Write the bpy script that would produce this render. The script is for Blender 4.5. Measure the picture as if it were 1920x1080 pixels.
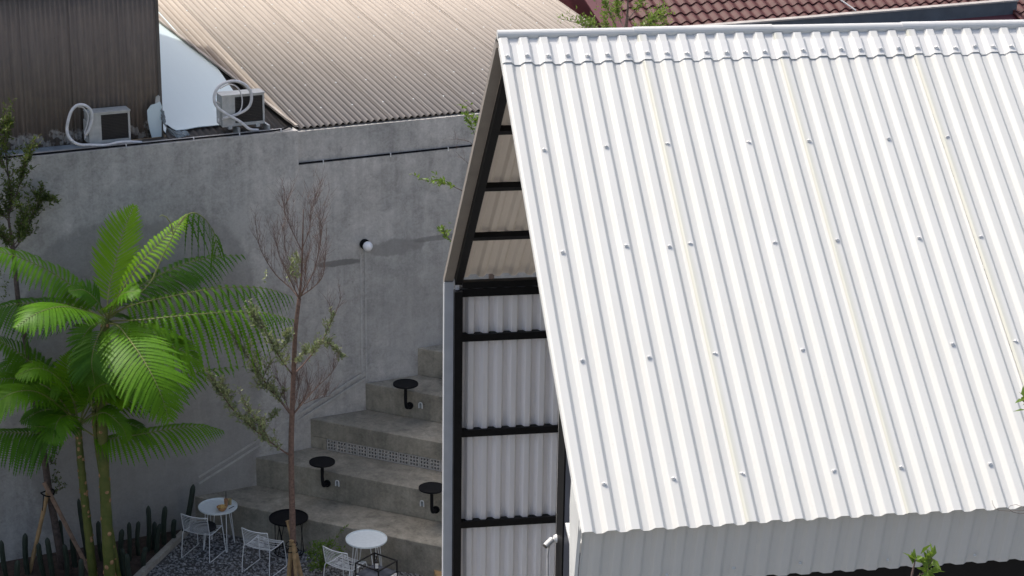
import bpy, math, random
from mathutils import Vector, Matrix
random.seed(7)
R_ = math.radians
for o in list(bpy.data.objects): bpy.data.objects.remove(o)
scn = bpy.context.scene
COL = scn.collection

# ------------------------------------------------------------------ camera, sky, sun, exposure
FPX, PITCH, ROLL, CAM_H = 3800.0, R_(18.6), R_(0.9), 14.6
FW = Vector((0, math.cos(PITCH), -math.sin(PITCH)))
_rt = Vector((1, 0, 0)); _up = _rt.cross(FW)
RT = math.cos(ROLL) * _rt + math.sin(ROLL) * _up
UP = -math.sin(ROLL) * _rt + math.cos(ROLL) * _up
CAM = Vector((0, 0, CAM_H))
cd = bpy.data.cameras.new('camera'); cam = bpy.data.objects.new('camera', cd); COL.objects.link(cam)
cd.sensor_width = 36; cd.lens = 36 * FPX / 1920; cd.clip_end = 2000; cd.clip_start = 0.1
m = Matrix((RT, UP, -FW)).transposed().to_4x4(); m.translation = CAM; cam.matrix_world = m
scn.camera = cam
SUN = Vector((-0.42, 0.30, 0.857)).normalized()
w = bpy.data.worlds.new('World'); scn.world = w; w.use_nodes = True
nt = w.node_tree; nt.nodes.clear()
sk = nt.nodes.new('ShaderNodeTexSky'); sk.sky_type = 'NISHITA'; sk.sun_disc = False
sk.sun_elevation = math.asin(SUN.z); sk.sun_rotation = math.atan2(SUN.x, SUN.y)
sk.air_density = 1.0; sk.dust_density = 6.0; sk.ozone_density = 1.0
bg = nt.nodes.new('ShaderNodeBackground'); bg.inputs[1].default_value = 0.15
ow = nt.nodes.new('ShaderNodeOutputWorld')
nt.links.new(sk.outputs[0], bg.inputs[0]); nt.links.new(bg.outputs[0], ow.inputs[0])
sl = bpy.data.lights.new('sun', 'SUN'); sl.energy = 2.0; sl.angle = R_(0.6); sl.color = (1, 0.955, 0.88)
so = bpy.data.objects.new('sun', sl); COL.objects.link(so)
so.rotation_euler = SUN.to_track_quat('Z', 'Y').to_euler(); so.location = SUN * 60
scn.view_settings.view_transform = 'Standard'; scn.view_settings.look = 'None'
scn.view_settings.exposure = 0.55; scn.view_settings.gamma = 1.0
scn.cycles.use_denoising = True
scn.cycles.max_bounces = 8; scn.cycles.transparent_max_bounces = 8

# ------------------------------------------------------------------ where a view direction meets the place (photo is 1920 x 1080)
def ray(x, y): return FW + RT * ((x - 960) / FPX) - UP * ((y - 540) / FPX)
def onz(x, y, z=0.0):
    d = ray(x, y); return CAM + d * ((z - CAM_H) / d.z)
def onpl(x, y, P, n):
    d = ray(x, y); return CAM + d * ((P - CAM).dot(n) / d.dot(n))
def dep(x, y, t): return CAM + ray(x, y) * t
def off_wall(x, y, yl):
    n = WALL.to_3x3() @ Vector((0, 1, 0)); return onpl(x, y, WALL @ Vector((0, min(yl, -0.10), 0)), n)
def depth_of(P): return (P - CAM).dot(FW)

PSW, PSB = R_(26.0), R_(9.8)
G0 = onz(352, 990, 0)
WALL = Matrix.Translation(G0) @ Matrix.Rotation(PSW, 4, 'Z')          # x along the concrete wall, y behind it
A_ = dep(932, 68, 20.0)
HOUSE = Matrix.Translation((A_.x, A_.y, 0)) @ Matrix.Rotation(PSB, 4, 'Z')   # x along the ridge, y to the back
WALLI, HOUSEI = WALL.inverted(), HOUSE.inverted()
def wall_px(x, y, yl=0.0):
    n = WALL.to_3x3() @ Vector((0, 1, 0)); return WALLI @ onpl(x, y, WALL @ Vector((0, yl, 0)), n)

# ------------------------------------------------------------------ materials
MATS = {}
class NT:
    def __init__(s, name):
        s.m = bpy.data.materials.new(name); s.m.use_nodes = True; s.t = s.m.node_tree
        s.b = s.t.nodes['Principled BSDF']; s.out = s.t.nodes['Material Output']
        s.tc = s.t.nodes.new('ShaderNodeTexCoord')
        MATS[name] = s.m
    def n(s, typ, **kw):
        x = s.t.nodes.new(typ)
        for k, v in kw.items(): setattr(x, k, v)
        return x
    def lk(s, a, b): s.t.links.new(a, b)
    def val(s, sock, v):
        if hasattr(v, 'links') or isinstance(v, bpy.types.NodeSocket): s.lk(v, sock)
        else: sock.default_value = v
    def mapping(s, scale=(1, 1, 1), loc=(0, 0, 0), src='Object'):
        mp = s.n('ShaderNodeMapping'); mp.inputs['Scale'].default_value = scale; mp.inputs['Location'].default_value = loc
        s.lk(s.tc.outputs[src], mp.inputs['Vector']); return mp.outputs[0]
    def noise(s, sc, detail=4, rough=0.55, vec=None, dist=0.0):
        x = s.n('ShaderNodeTexNoise'); x.inputs['Scale'].default_value = sc; x.inputs['Detail'].default_value = detail
        x.inputs['Roughness'].default_value = rough; x.inputs['Distortion'].default_value = dist
        s.lk(vec if vec is not None else s.tc.outputs['Object'], x.inputs['Vector']); return x.outputs['Fac']
    def ramp(s, fac, a, b, ca=(0, 0, 0, 1), cb=(1, 1, 1, 1)):
        r = s.n('ShaderNodeValToRGB'); r.color_ramp.elements[0].position = a; r.color_ramp.elements[1].position = b
        r.color_ramp.elements[0].color = ca; r.color_ramp.elements[1].color = cb
        s.lk(fac, r.inputs[0]); return r.outputs[0]
    def mix(s, fac, a, b, mode='MIX'):
        x = s.n('ShaderNodeMix', data_type='RGBA', blend_type=mode)
        s.val(x.inputs[0], fac)
        s.val(x.inputs[6], a if not isinstance(a, tuple) else (*a, 1)[:4]); s.val(x.inputs[7], b if not isinstance(b, tuple) else (*b, 1)[:4])
        return x.outputs[2]
    def math(s, op, a, b=0.0):
        x = s.n('ShaderNodeMath', operation=op); s.val(x.inputs[0], a); s.val(x.inputs[1], b); return x.outputs[0]
    def bump(s, h, strength=0.3, dist=0.02):
        x = s.n('ShaderNodeBump'); x.inputs['Strength'].default_value = strength; x.inputs['Distance'].default_value = dist
        s.lk(h, x.inputs['Height']); s.lk(x.outputs[0], s.b.inputs['Normal'])
    def fin(s, col, rough=0.6, metal=0.0, spec=0.5):
        s.val(s.b.inputs['Base Color'], col if not isinstance(col, tuple) else (*col, 1)[:4])
        s.val(s.b.inputs['Roughness'], rough); s.b.inputs['Metallic'].default_value = metal
        s.b.inputs['Specular IOR Level'].default_value = spec
        return s.m

def plain(name, col, rough=0.5, metal=0.0, var=0.15, sc=8.0, bump=0.0, spec=0.5, spread=None):
    s = NT(name); c = Vector(col); f = s.noise(sc, 5)
    a = tuple(c * (1 - var)); b = tuple(spread) if spread else tuple(c * (1 + var))
    f = s.ramp(f, 0.3, 0.7)
    if bump: s.bump(s.noise(sc * 6, 3), bump, 0.01)
    return s.fin(s.mix(f, a, b), rough, metal, spec)

def concrete(name, base, warm=None, patches=(), streak=0.25, fine=0.10, coarse=0.5, amp=1.0):
    s = NT(name); b = Vector(base)
    big = s.noise(coarse, 5, 0.6, dist=0.8)
    wm = s.ramp(big, 0.38, 0.66)
    col = s.mix(wm, tuple(b * 0.96), tuple(Vector(warm)) if warm else tuple(b * 1.1))
    def dev(n, a_): return s.math('MULTIPLY', s.math('SUBTRACT', n, 0.5), a_ * amp)
    st = s.noise(1.0, 5, 0.65, vec=s.mapping((6, 6, 0.3)), dist=0.5)
    f = s.math('ADD', 1.0, dev(s.noise(coarse * 2.7, 6, 0.65, dist=1.0), 1.1))
    f = s.math('ADD', f, dev(s.noise(5.5, 6, 0.7, dist=0.9), 1.1))
    f = s.math('ADD', f, dev(s.noise(26, 5, 0.75), 1.0))
    f = s.math('ADD', f, dev(st, streak * 2.6))
    pit = s.ramp(s.noise(16, 4, 0.6, dist=0.4), 0.66, 0.72)
    f = s.math('SUBTRACT', f, s.math('MULTIPLY', pit, fine * 2.2))
    gry = s.n('ShaderNodeCombineColor')
    for k in range(3): s.lk(f, gry.inputs[k])
    col = s.mix(1.0, col, gry.outputs[0], 'MULTIPLY')
    edge = s.noise(3.4, 7, 0.7)
    for (cx, cz, rx, rz, soft, mul, amt) in patches:
        mp = s.mapping((1 / rx, 0, 1 / rz), (-cx / rx, 0, -cz / rz))
        sx = s.n('ShaderNodeSeparateXYZ'); s.lk(mp, sx.inputs[0]); ex = 4.0 if rx > 1.5 else 2.0
        ln = s.math('POWER', s.math('ADD', s.math('POWER', s.math('ABSOLUTE', sx.outputs[0]), ex), s.math('POWER', s.math('ABSOLUTE', sx.outputs[2]), ex)), 1 / ex)
        d = s.math('ADD', ln, s.math('MULTIPLY', s.math('SUBTRACT', edge, 0.5), 0.22 if rx > 1.5 else 1.5))
        mk = s.ramp(d, 1.0 - soft, 1.0, (1, 1, 1, 1), (0, 0, 0, 1))
        col = s.mix(s.math('MULTIPLY', mk, amt), col, tuple(b * mul))
    h = s.math('ADD', s.math('MULTIPLY', s.noise(5, 6, 0.6), 0.6), s.math('MULTIPLY', s.noise(60, 3), 0.25))
    s.bump(h, 0.35, 0.02)
    return s.fin(col, 0.85, spec=0.25)

# sheet metal / plastic cladding: object x runs across the ribs, object y down the sheet
def cladding(name, base, dirt, amt=0.3, rough=0.45, seam=None, rust=None, blot=None, sc=1.0, metal=0.0, spec=0.4, trans=0.0, groove=0.0):
    s = NT(name); b = Vector(base)
    st = s.ramp(s.noise(1.0, 5, 0.6, vec=s.mapping((9 * sc, 0.45 * sc, 1))), 0.35, 0.75)
    col = s.mix(s.math('MULTIPLY', st, amt), tuple(b), dirt)
    bl = s.ramp(s.noise(1.1 * sc, 6, 0.65, dist=0.5), 0.42, 0.75)
    col = s.mix(s.math('MULTIPLY', bl, amt * 0.8), col, blot or tuple(Vector(dirt) * 1.0))
    sp = s.ramp(s.noise(22 * sc, 4, 0.7), 0.64, 0.72)
    col = s.mix(s.math('MULTIPLY', sp, amt * 0.6), col, tuple(Vector(dirt) * 0.7))
    if groove:                                                 # darker stripes along the troughs of the corrugation
        sx = s.n('ShaderNodeSeparateXYZ'); s.lk(s.tc.outputs['Object'], sx.inputs[0])
        sn = s.math('SINE', s.math('MULTIPLY', sx.outputs[0], 2 * math.pi / groove))
        mk = s.ramp(s.math('MULTIPLY', s.math('ADD', sn, 1.0), 0.5), 0.05, 0.40, (1, 1, 1, 1), (0, 0, 0, 1))
        nz = s.ramp(s.noise(1.0, 4, 0.6, vec=s.mapping((5, 0.3, 1))), 0.1, 0.5)
        col = s.mix(s.math('MULTIPLY', s.math('MULTIPLY', mk, nz), 0.85), col, tuple(Vector(dirt) * 0.75))
    if seam:                                                   # yellowed dirt line that sits along the lapped edge
        sx = s.n('ShaderNodeSeparateXYZ'); s.lk(s.tc.outputs['Object'], sx.inputs[0])
        d = s.math('ADD', s.math('ABSOLUTE', sx.outputs[0]), s.math('MULTIPLY', s.noise(1.0, 4, 0.6, vec=s.mapping((3, 0.8, 1))), 0.035))
        mk = s.ramp(d, 0.025, 0.085, (1, 1, 1, 1), (0, 0, 0, 1))
        col = s.mix(s.math('MULTIPLY', mk, 0.7), col, seam)
    if rust:                                                   # pale flaking patch near the lower edge
        sx = s.n('ShaderNodeSeparateXYZ'); s.lk(s.tc.outputs['Object'], sx.inputs[0])
        d = s.math('ADD', sx.outputs[1], s.math('MULTIPLY', s.math('SUBTRACT', s.noise(3.5, 5, 0.7), 0.5), 0.55))
        mk = s.ramp(d, rust[0] - 0.03, rust[0] + 0.03, (1, 1, 1, 1), (0, 0, 0, 1))
        mk2 = s.ramp(s.noise(5, 3, 0.6), 0.46, 0.52)
        col = s.mix(s.math('MULTIPLY', s.math('MULTIPLY', mk, mk2), 0.85), col, rust[1])
    s.bump(s.noise(7 * sc, 4), 0.06, 0.01)
    s.fin(col, rough, metal, spec)
    if trans:                                                  # milky plastic lets some daylight through
        tr = s.n('ShaderNodeBsdfTranslucent'); s.lk(col, tr.inputs[0]); mx = s.n('ShaderNodeMixShader'); mx.inputs[0].default_value = trans
        s.lk(s.b.outputs[0], mx.inputs[1]); s.lk(tr.outputs[0], mx.inputs[2]); s.lk(mx.outputs[0], s.out.inputs[0])
    return s.m

def leafmat(name, c1, c2, trans=0.35, rough=0.45, hue=0.5):
    s = NT(name)
    oi = s.n('ShaderNodeObjectInfo')
    f = s.ramp(s.noise(2.2, 3), 0.3, 0.7)
    g = s.n('ShaderNodeNewGeometry')
    f2 = s.math('ADD', s.math('MULTIPLY', f, 0.5), s.math('MULTIPLY', g.outputs['Random Per Island'], 0.5))
    f3 = s.math('ADD', s.math('MULTIPLY', f2, 0.65), s.math('MULTIPLY', oi.outputs['Random'], 0.35))
    col = s.mix(f3, c1, c2)
    s.fin(col, rough, 0, 0.18)
    tr = s.n('ShaderNodeBsdfTranslucent'); s.lk(s.mix(0.35, col, (0.35, 0.5, 0.03)), tr.inputs[0])
    mx = s.n('ShaderNodeMixShader'); mx.inputs[0].default_value = trans
    s.lk(s.b.outputs[0], mx.inputs[1]); s.lk(tr.outputs[0], mx.inputs[2]); s.lk(mx.outputs[0], s.out.inputs[0])
    return s.m

M = MATS
concrete('wall_concrete', (0.36, 0.355, 0.335), warm=(0.455, 0.44, 0.41), coarse=0.45, streak=0.3, amp=0.75, patches=[
    (-0.6, 2.55, 1.95, 2.95, 0.05, 0.62, 0.55), (1.05, 5.15, 0.22, 0.28, 0.3, 1.25, 0.45),
    (3.75, 4.43, 0.55, 0.16, 0.25, 0.58, 0.6), (2.75, 4.28, 0.48, 0.06, 0.3, 0.42, 0.8), (4.5, 4.50, 0.6, 0.05, 0.3, 0.5, 0.7),
    (-0.9, 1.2, 2.6, 1.1, 0.7, 0.70, 0.4), (4.3, 3.2, 1.4, 1.1, 0.6, 0.8, 0.35)])
concrete('wall_plaster', (0.385, 0.38, 0.36), coarse=1.2, streak=0.2, amp=0.6)
concrete('step_concrete', (0.215, 0.205, 0.17), warm=(0.29, 0.27, 0.22), coarse=0.9, streak=0.35, fine=0.14, amp=0.85)
concrete('kerb_concrete', (0.34, 0.32, 0.28), coarse=2.0, amp=0.6)
concrete('block_concrete', (0.38, 0.37, 0.345), coarse=3.0, amp=0.25)
concrete('floor_concrete', (0.30, 0.30, 0.29), coarse=0.5)
cladding('roof_white', (0.592, 0.598, 0.575), (0.525, 0.525, 0.488), 0.35, 0.42, seam=(0.47, 0.475, 0.39))
cladding('roof_white_end', (0.592, 0.598, 0.575), (0.525, 0.525, 0.488), 0.35, 0.42)
cladding('cap_white', (0.62, 0.625, 0.61), (0.55, 0.555, 0.53), 0.25, 0.38)
cladding('under_white', (0.58, 0.535, 0.48), (0.47, 0.42, 0.37), 0.3, 0.55, trans=0.07)
cladding('wall_white', (0.84, 0.83, 0.84), (0.74, 0.73, 0.74), 0.06, 0.45, trans=0.022)
cladding('apron_white', (0.64, 0.64, 0.62), (0.55, 0.55, 0.52), 0.25, 0.45)
cladding('roof_beige', (0.45, 0.402, 0.35), (0.285, 0.245, 0.21), 0.5, 0.75, blot=(0.50, 0.45, 0.39), sc=0.8, spec=0.2, groove=0.11)
cladding('clad_brown', (0.215, 0.178, 0.145), (0.10, 0.083, 0.073), 0.75, 0.7, blot=(0.08, 0.075, 0.08), rust=(0.25, (0.60, 0.58, 0.55)), spec=0.25)
cladding('sheet_pale', (0.58, 0.69, 0.71), (0.53, 0.63, 0.65), 0.35, 0.5)
cladding('old_brown', (0.12, 0.105, 0.09), (0.06, 0.055, 0.05), 0.6, 0.7)
plain('black_steel', (0.008, 0.008, 0.009), 0.5, 0.0, 0.2, spec=0.2)
plain('black_paint', (0.008, 0.0085, 0.010), 0.6, 0.0, 0.2, spec=0.12)
plain('navy_panel', (0.03, 0.035, 0.05), 0.35, 0.0, 0.15, 3)
plain('trim_blue', (0.50, 0.53, 0.57), 0.4, 0.0, 0.08, 4)
plain('trim_shaded', (0.27, 0.245, 0.22), 0.5, 0.0, 0.10, 4)  # brown-grey carries the shade under the roof overhang in its colour
plain('trim_white', (0.68, 0.70, 0.69), 0.4, 0.0, 0.06, 4)
plain('screw_grey', (0.72, 0.72, 0.70), 0.35, 0.2, 0.2, 30)
plain('white_plastic', (0.66, 0.67, 0.66), 0.4, 0.0, 0.08, 9)
plain('hose_white', (0.60, 0.60, 0.60), 0.5, 0.0, 0.16, 14)
plain('casing_grey', (0.42, 0.43, 0.41), 0.45, 0.0, 0.16, 10)
plain('grille_black', (0.018, 0.018, 0.018), 0.5, 0.0, 0.2)
plain('ledge_blue', (0.20, 0.24, 0.27), 0.5, 0.0, 0.25, 5)
plain('torn_grey', (0.20, 0.23, 0.24), 0.5, 0.2, 0.45, 9)
plain('maroon_paint', (0.10, 0.025, 0.032), 0.5, 0.0, 0.15, 3)
plain('parapet_blue', (0.075, 0.095, 0.12), 0.6, 0.0, 0.2, 3, 0.2)
plain('coping_grey', (0.36, 0.34, 0.32), 0.7, 0.0, 0.2, 4)
plain('tile_maroon', (0.100, 0.040, 0.038), 0.55, 0.0, 0.28, 5, spec=0.2)
plain('gravel_grey', (0.15, 0.155, 0.162), 0.75, 0.0, 0.6, 22, spread=(0.40, 0.41, 0.42))
plain('ground_grey', (0.07, 0.07, 0.068), 0.9, 0.0, 0.3, 3, 0.3)
plain('soil', (0.045, 0.030, 0.023), 0.95, 0.0, 0.45, 9, 0.6)
plain('terrain', (0.16, 0.155, 0.14), 0.9, 0.0, 0.3, 0.2)
plain('bark_red', (0.155, 0.098, 0.075), 0.8, 0.0, 0.4, 24, 0.5)
plain('bark_dark', (0.090, 0.068, 0.058), 0.85, 0.0, 0.4, 20, 0.5)
plain('twig', (0.15, 0.105, 0.09), 0.8, 0.0, 0.35, 20)
plain('bamboo', (0.32, 0.215, 0.105), 0.55, 0.0, 0.35, 9)
plain('timber', (0.25, 0.165, 0.115), 0.75, 0.0, 0.3, 12)
plain('fern_trunk', (0.10, 0.155, 0.018), 0.6, 0.0, 0.4, 6, 0.6, spread=(0.13, 0.135, 0.03))
plain('fern_scar', (0.34, 0.20, 0.10), 0.8, 0.0, 0.4, 20)
plain('rachis', (0.18, 0.20, 0.06), 0.6, 0.0, 0.3, 12)
plain('cactus', (0.016, 0.028, 0.018), 0.6, 0.0, 0.35, 9)
plain('white_steel', (0.66, 0.68, 0.68), 0.4, 0.0, 0.05)
plain('table_white', (0.64, 0.70, 0.71), 0.4, 0.0, 0.05, 20)
plain('fabric_black', (0.012, 0.012, 0.014), 0.9, 0.0, 0.2)
plain('globe', (0.80, 0.81, 0.82), 0.35, 0.0, 0.02)
plain('wicker', (0.38, 0.20, 0.08), 0.7, 0.0, 0.4, 40)
plain('chips', (0.62, 0.42, 0.16), 0.7, 0.0, 0.35, 60)
plain('coffee', (0.33, 0.19, 0.10), 0.2, 0.0, 0.15)
plain('juice', (0.34, 0.28, 0.14), 0.2, 0.0, 0.15)
plain('label_white', (0.72, 0.72, 0.70), 0.5, 0.0, 0.04)
plain('bottle_dark', (0.015, 0.012, 0.012), 0.12, 0.0, 0.1)
leafmat('fern_leaf', (0.055, 0.170, 0.008), (0.140, 0.310, 0.012), 0.30)
leafmat('fern_leaf_dark', (0.036, 0.120, 0.012), (0.092, 0.225, 0.016), 0.28)
leafmat('fern_leaf_lime', (0.120, 0.285, 0.007), (0.205, 0.390, 0.010), 0.35)
leafmat('tree_leaf', (0.085, 0.120, 0.050), (0.36, 0.40, 0.21), 0.18, 0.35)
leafmat('dark_leaf', (0.040, 0.065, 0.020), (0.17, 0.22, 0.06), 0.25, 0.35)
leafmat('bright_leaf', (0.070, 0.140, 0.030), (0.220, 0.320, 0.060), 0.3, 0.35)

# ------------------------------------------------------------------ mesh helpers
class MB:
    def __init__(s): s.v = []; s.f = []
    def add(s, vs, fs):
        b = len(s.v); s.v += [tuple(p) for p in vs]; s.f += [tuple(i + b for i in f) for f in fs]; return s
    def box(s, c, d, rz=0.0, mat=None):
        hx, hy, hz = d[0] / 2, d[1] / 2, d[2] / 2
        vs = [Vector((x * hx, y * hy, z * hz)) for z in (-1, 1) for y in (-1, 1) for x in (-1, 1)]
        if mat: vs = [mat @ v for v in vs]
        elif rz: vs = [Matrix.Rotation(rz, 3, 'Z') @ v for v in vs]
        vs = [v + Vector(c) for v in vs]
        return s.add(vs, [(0, 2, 3, 1), (4, 5, 7, 6), (0, 1, 5, 4), (2, 6, 7, 3), (0, 4, 6, 2), (1, 3, 7, 5)])
    def bbox(s, x0, x1, y0, y1, z0, z1): return s.box(((x0 + x1) / 2, (y0 + y1) / 2, (z0 + z1) / 2), (x1 - x0, y1 - y0, z1 - z0))
    def bar(s, p, q, wdt, hgt, up=(0, 0, 1)):
        p, q = Vector(p), Vector(q); t = (q - p); L = t.length; t.normalize()
        u = Vector(up); sd = t.cross(u)
        if sd.length < 1e-4: sd = t.cross(Vector((1, 0, 0)))
        sd.normalize(); u = sd.cross(t)
        return s.box((p + q) / 2, (L, wdt, hgt), mat=Matrix((t, sd, u)).transposed())
    def prism(s, poly, z0, z1):
        n = len(poly); vs = [(x, y, z0) for x, y in poly] + [(x, y, z1) for x, y in poly]
        return s.add(vs, [tuple(range(n))[::-1], tuple(range(n, 2 * n))] + [(i, (i + 1) % n, n + (i + 1) % n, n + i) for i in range(n)])
    def extrude(s, poly3, d):
        n = len(poly3); d = Vector(d); vs = [Vector(p) for p in poly3]; vs = vs + [v + d for v in vs]
        return s.add(vs, [tuple(range(n))[::-1], tuple(range(n, 2 * n))] + [(i, (i + 1) % n, n + (i + 1) % n, n + i) for i in range(n)])
    def tube(s, pts, rad, n=8, cap=True, lobes=0, depth=0.0):
        pts = [Vector(p) for p in pts]; k = len(pts)
        if not hasattr(rad, '__len__'): rad = [rad] * k
        ref = None; vs = []
        for i, p in enumerate(pts):
            t = (pts[min(i + 1, k - 1)] - pts[max(i - 1, 0)])
            if t.length < 1e-9: t = Vector((0, 0, 1))
            t.normalize()
            if ref is None:
                ref = t.cross(Vector((0.31, 0.87, 0.13))); ref.normalize()
            ref = ref - t * ref.dot(t); ref.normalize(); bi = t.cross(ref)
            for j in range(n):
                a = 2 * math.pi * j / n; r = rad[i]
                if lobes: r *= 1 - depth * (0.5 + 0.5 * math.cos(a * lobes))
                vs.append(p + ref * (r * math.cos(a)) + bi * (r * math.sin(a)))
        fs = [(i * n + j, i * n + (j + 1) % n, (i + 1) * n + (j + 1) % n, (i + 1) * n + j) for i in range(k - 1) for j in range(n)]
        if cap: fs += [tuple(range(n))[::-1], tuple(range((k - 1) * n, k * n))]
        return s.add(vs, fs)
    def lathe(s, prof, c=(0, 0, 0), n=20):
        c = Vector(c); vs = []
        for r, z in prof: vs += [c + Vector((r * math.cos(2 * math.pi * j / n), r * math.sin(2 * math.pi * j / n), z)) for j in range(n)]
        k = len(prof)
        fs = [(i * n + j, i * n + (j + 1) % n, (i + 1) * n + (j + 1) % n, (i + 1) * n + j) for i in range(k - 1) for j in range(n)]
        return s.add(vs, fs + [tuple(range(n))[::-1], tuple(range((k - 1) * n, k * n))])
    def sheet(s, xs, h, org, u, v, nrm, v0, v1, th=0.004, segs=1):
        org, u, v, nrm = Vector(org), Vector(u), Vector(v), Vector(nrm); vs = []; k = len(xs)
        f0 = v0 if callable(v0) else (lambda x: v0); f1 = v1 if callable(v1) else (lambda x: v1)
        for side in ((0, -th) if th else (0,)):
            for j in range(segs + 1):
                for x in xs:
                    t = j / segs; vv = f0(x) * (1 - t) + f1(x) * t
                    vs.append(org + u * x + v * vv + nrm * (h(x) + side))
        N = k * (segs + 1); fs = []
        if not th: return s.add(vs, [(j * k + i, j * k + i + 1, j * k + k + i + 1, j * k + k + i) for j in range(segs) for i in range(k - 1)])
        for j in range(segs):
            for i in range(k - 1):
                a = j * k + i
                fs.append((a, a + k, a + k + 1, a + 1)); fs.append((N + a, N + a + 1, N + a + k + 1, N + a + k))
        for i in range(k - 1):
            fs.append((i, i + 1, N + i + 1, N + i)); e = segs * k + i; fs.append((e, N + e, N + e + 1, e + 1))
        for j in range(segs):
            a = j * k; fs.append((a, N + a, N + a + k, a + k)); b = a + k - 1; fs.append((b, b + k, N + b + k, N + b))
        return s.add(vs, fs)
    def mesh(s, name, mat, smooth=False):
        me = bpy.data.meshes.new(name); me.from_pydata(s.v, [], s.f); me.materials.append(M[mat]); me.update()
        if smooth: me.shade_smooth()
        return me
    def obj(s, name, mat, parent=None, loc=(0, 0, 0), smooth=False, rot=(0, 0, 0)):
        o = bpy.data.objects.new(name, s.mesh(name, mat, smooth)); COL.objects.link(o)
        o.parent = parent; o.location = loc; o.rotation_euler = rot; return o

def put(name, me, parent=None, loc=(0, 0, 0), rot=(0, 0, 0), scale=(1, 1, 1)):
    o = bpy.data.objects.new(name, me); COL.objects.link(o); o.parent = parent
    o.location = loc; o.rotation_euler = rot; o.scale = scale; return o
def tag(o, label=None, cat=None, group=None, kind=None):
    for k, v in (('label', label), ('category', cat), ('group', group), ('kind', kind)):
        if v: o[k] = v
    return o
def thing(name, label, cat, loc=(0, 0, 0), rz=0.0, group=None):
    o = bpy.data.objects.new(name, None); COL.objects.link(o); o.location = loc; o.rotation_euler = (0, 0, rz)
    o.empty_display_size = 0.2
    return tag(o, label, cat, group)
def wthing(name, label, cat, p=(0, 0, 0), rz=0.0, group=None): return thing(name, label, cat, WALL @ Vector(p), PSW + rz, group)
def spline(pts, n):
    P = [Vector(p) for p in pts]; P = [P[0] * 2 - P[1]] + P + [P[-1] * 2 - P[-2]]; out = []; k = len(P) - 3
    for i in range(n + 1):
        t = i / n * k; j = min(int(t), k - 1); t -= j; a, b, c, d = P[j:j + 4]
        out.append(0.5 * ((2 * b) + (c - a) * t + (2 * a - 5 * b + 4 * c - d) * t * t + (3 * b - a - 3 * c + d) * t ** 3))
    return out
def rnd(a, b): return random.uniform(a, b)
def rvec():
    while True:
        v = Vector((rnd(-1, 1), rnd(-1, 1), rnd(-1, 1)))
        if 0.05 < v.length < 1: return v.normalized()

# ------------------------------------------------------------------ the ground
b = MB(); b.add([(-700, -700, -0.06), (700, -700, -0.06), (700, 700, -0.06), (-700, 700, -0.06)], [(0, 1, 2, 3)])
tag(b.obj('ground', 'terrain'), kind='structure')
def wpt(x, y, z=0.0): return WALL @ Vector((x, y, z))
K0, K1 = onz(345, 1003), onz(265, 1080)
kd = (K1 - K0).normalized(); KE = K0 + kd * 5.2; KS = K0 - kd * 0.10
kn = Vector((-kd.y, kd.x, 0))                                  # to the gravel side
if kn.x < 0: kn = -kn
ED = Vector((math.cos(R_(-23)), math.sin(R_(-23)), 0)); EN = Vector((-ED.y, ED.x, 0)) * -1   # step edges, and their outward side
if EN.y > 0: EN = -EN
b = MB(); g = [KS, KE, KE + Vector((9, 0, 0)), wpt(7, -0.3), wpt(0.1, -0.005)]
b.prism([(p.x, p.y) for p in g], -0.05, -0.012); tag(b.obj('courtyard_ground', 'ground_grey'), kind='structure')
b = MB(); g = [KS - kn * 0.1, KE - kn * 0.1, KE + Vector((-7, 0, 0)), wpt(-7.5, -0.04), wpt(-0.1, -0.04)]
b.prism([(p.x, p.y) for p in g], -0.05, 0.012); tag(b.obj('planting_bed', 'soil'), kind='structure')
b = MB()
for i in range(4):
    p = KS + (KE - KS) * (i / 4); q = KS + (KE - KS) * ((i + 1) / 4 - 0.002)
    b.bar(p + Vector((0, 0, 0.01)), q + Vector((0, 0, 0.01)), 0.10, 0.14)
tag(b.obj('kerb', 'kerb_concrete'), kind='structure')

# ------------------------------------------------------------------ concrete boundary wall
t = wthing('concrete_wall', 'tall stained grey concrete boundary wall behind the tree ferns', 'wall')
MB().bbox(-7.5, 2.06, -0.03, 0.22, -0.05, 6.60).obj('wall_section', 'wall_concrete', t)
MB().bbox(2.06, 13.0, 0.0, 0.22, -0.05, 6.02).obj('wall_section', 'wall_concrete', t)
MB().bbox(2.06, 13.0, 0.045, 0.22, 6.02, 6.56).obj('wall_band', 'wall_concrete', t)
b = MB(); top = wall_px(683, 470, 0).z
for x0 in (3.11, 3.19): b.bbox(x0, x0 + 0.035, -0.007, 0.001, 2.12, top)
b.obj('plaster_strip', 'wall_plaster', t)
b = MB(); p0, p1 = wall_px(683, 708), wall_px(372, 905)
for dz in (0.0, 0.11): b.bar((p0.x, -0.034, p0.z + dz), (p1.x, -0.034, p1.z + dz), 0.035, 0.014, up=(0, 1, 0))
b.obj('plaster_strip', 'wall_plaster', t)
c = wthing('wall_lamp', 'small white globe lamp on black round base on the concrete wall', 'lamp', wall_px(683, 457, 0.0) + Vector((0, 0, -0.07)))
MB().tube([(0, -0.001, 0.07), (0, -0.05, 0.07)], [0.085, 0.085], 20).obj('base', 'black_paint', c)
b = MB(); k = 10
b.lathe([(max(0.002, 0.082 * math.sin(math.pi * i / k)), -0.082 * math.cos(math.pi * i / k)) for i in range(k + 1)], (0.012, -0.125, 0.06), 20).obj('globe', 'globe', c, smooth=True)
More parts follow.
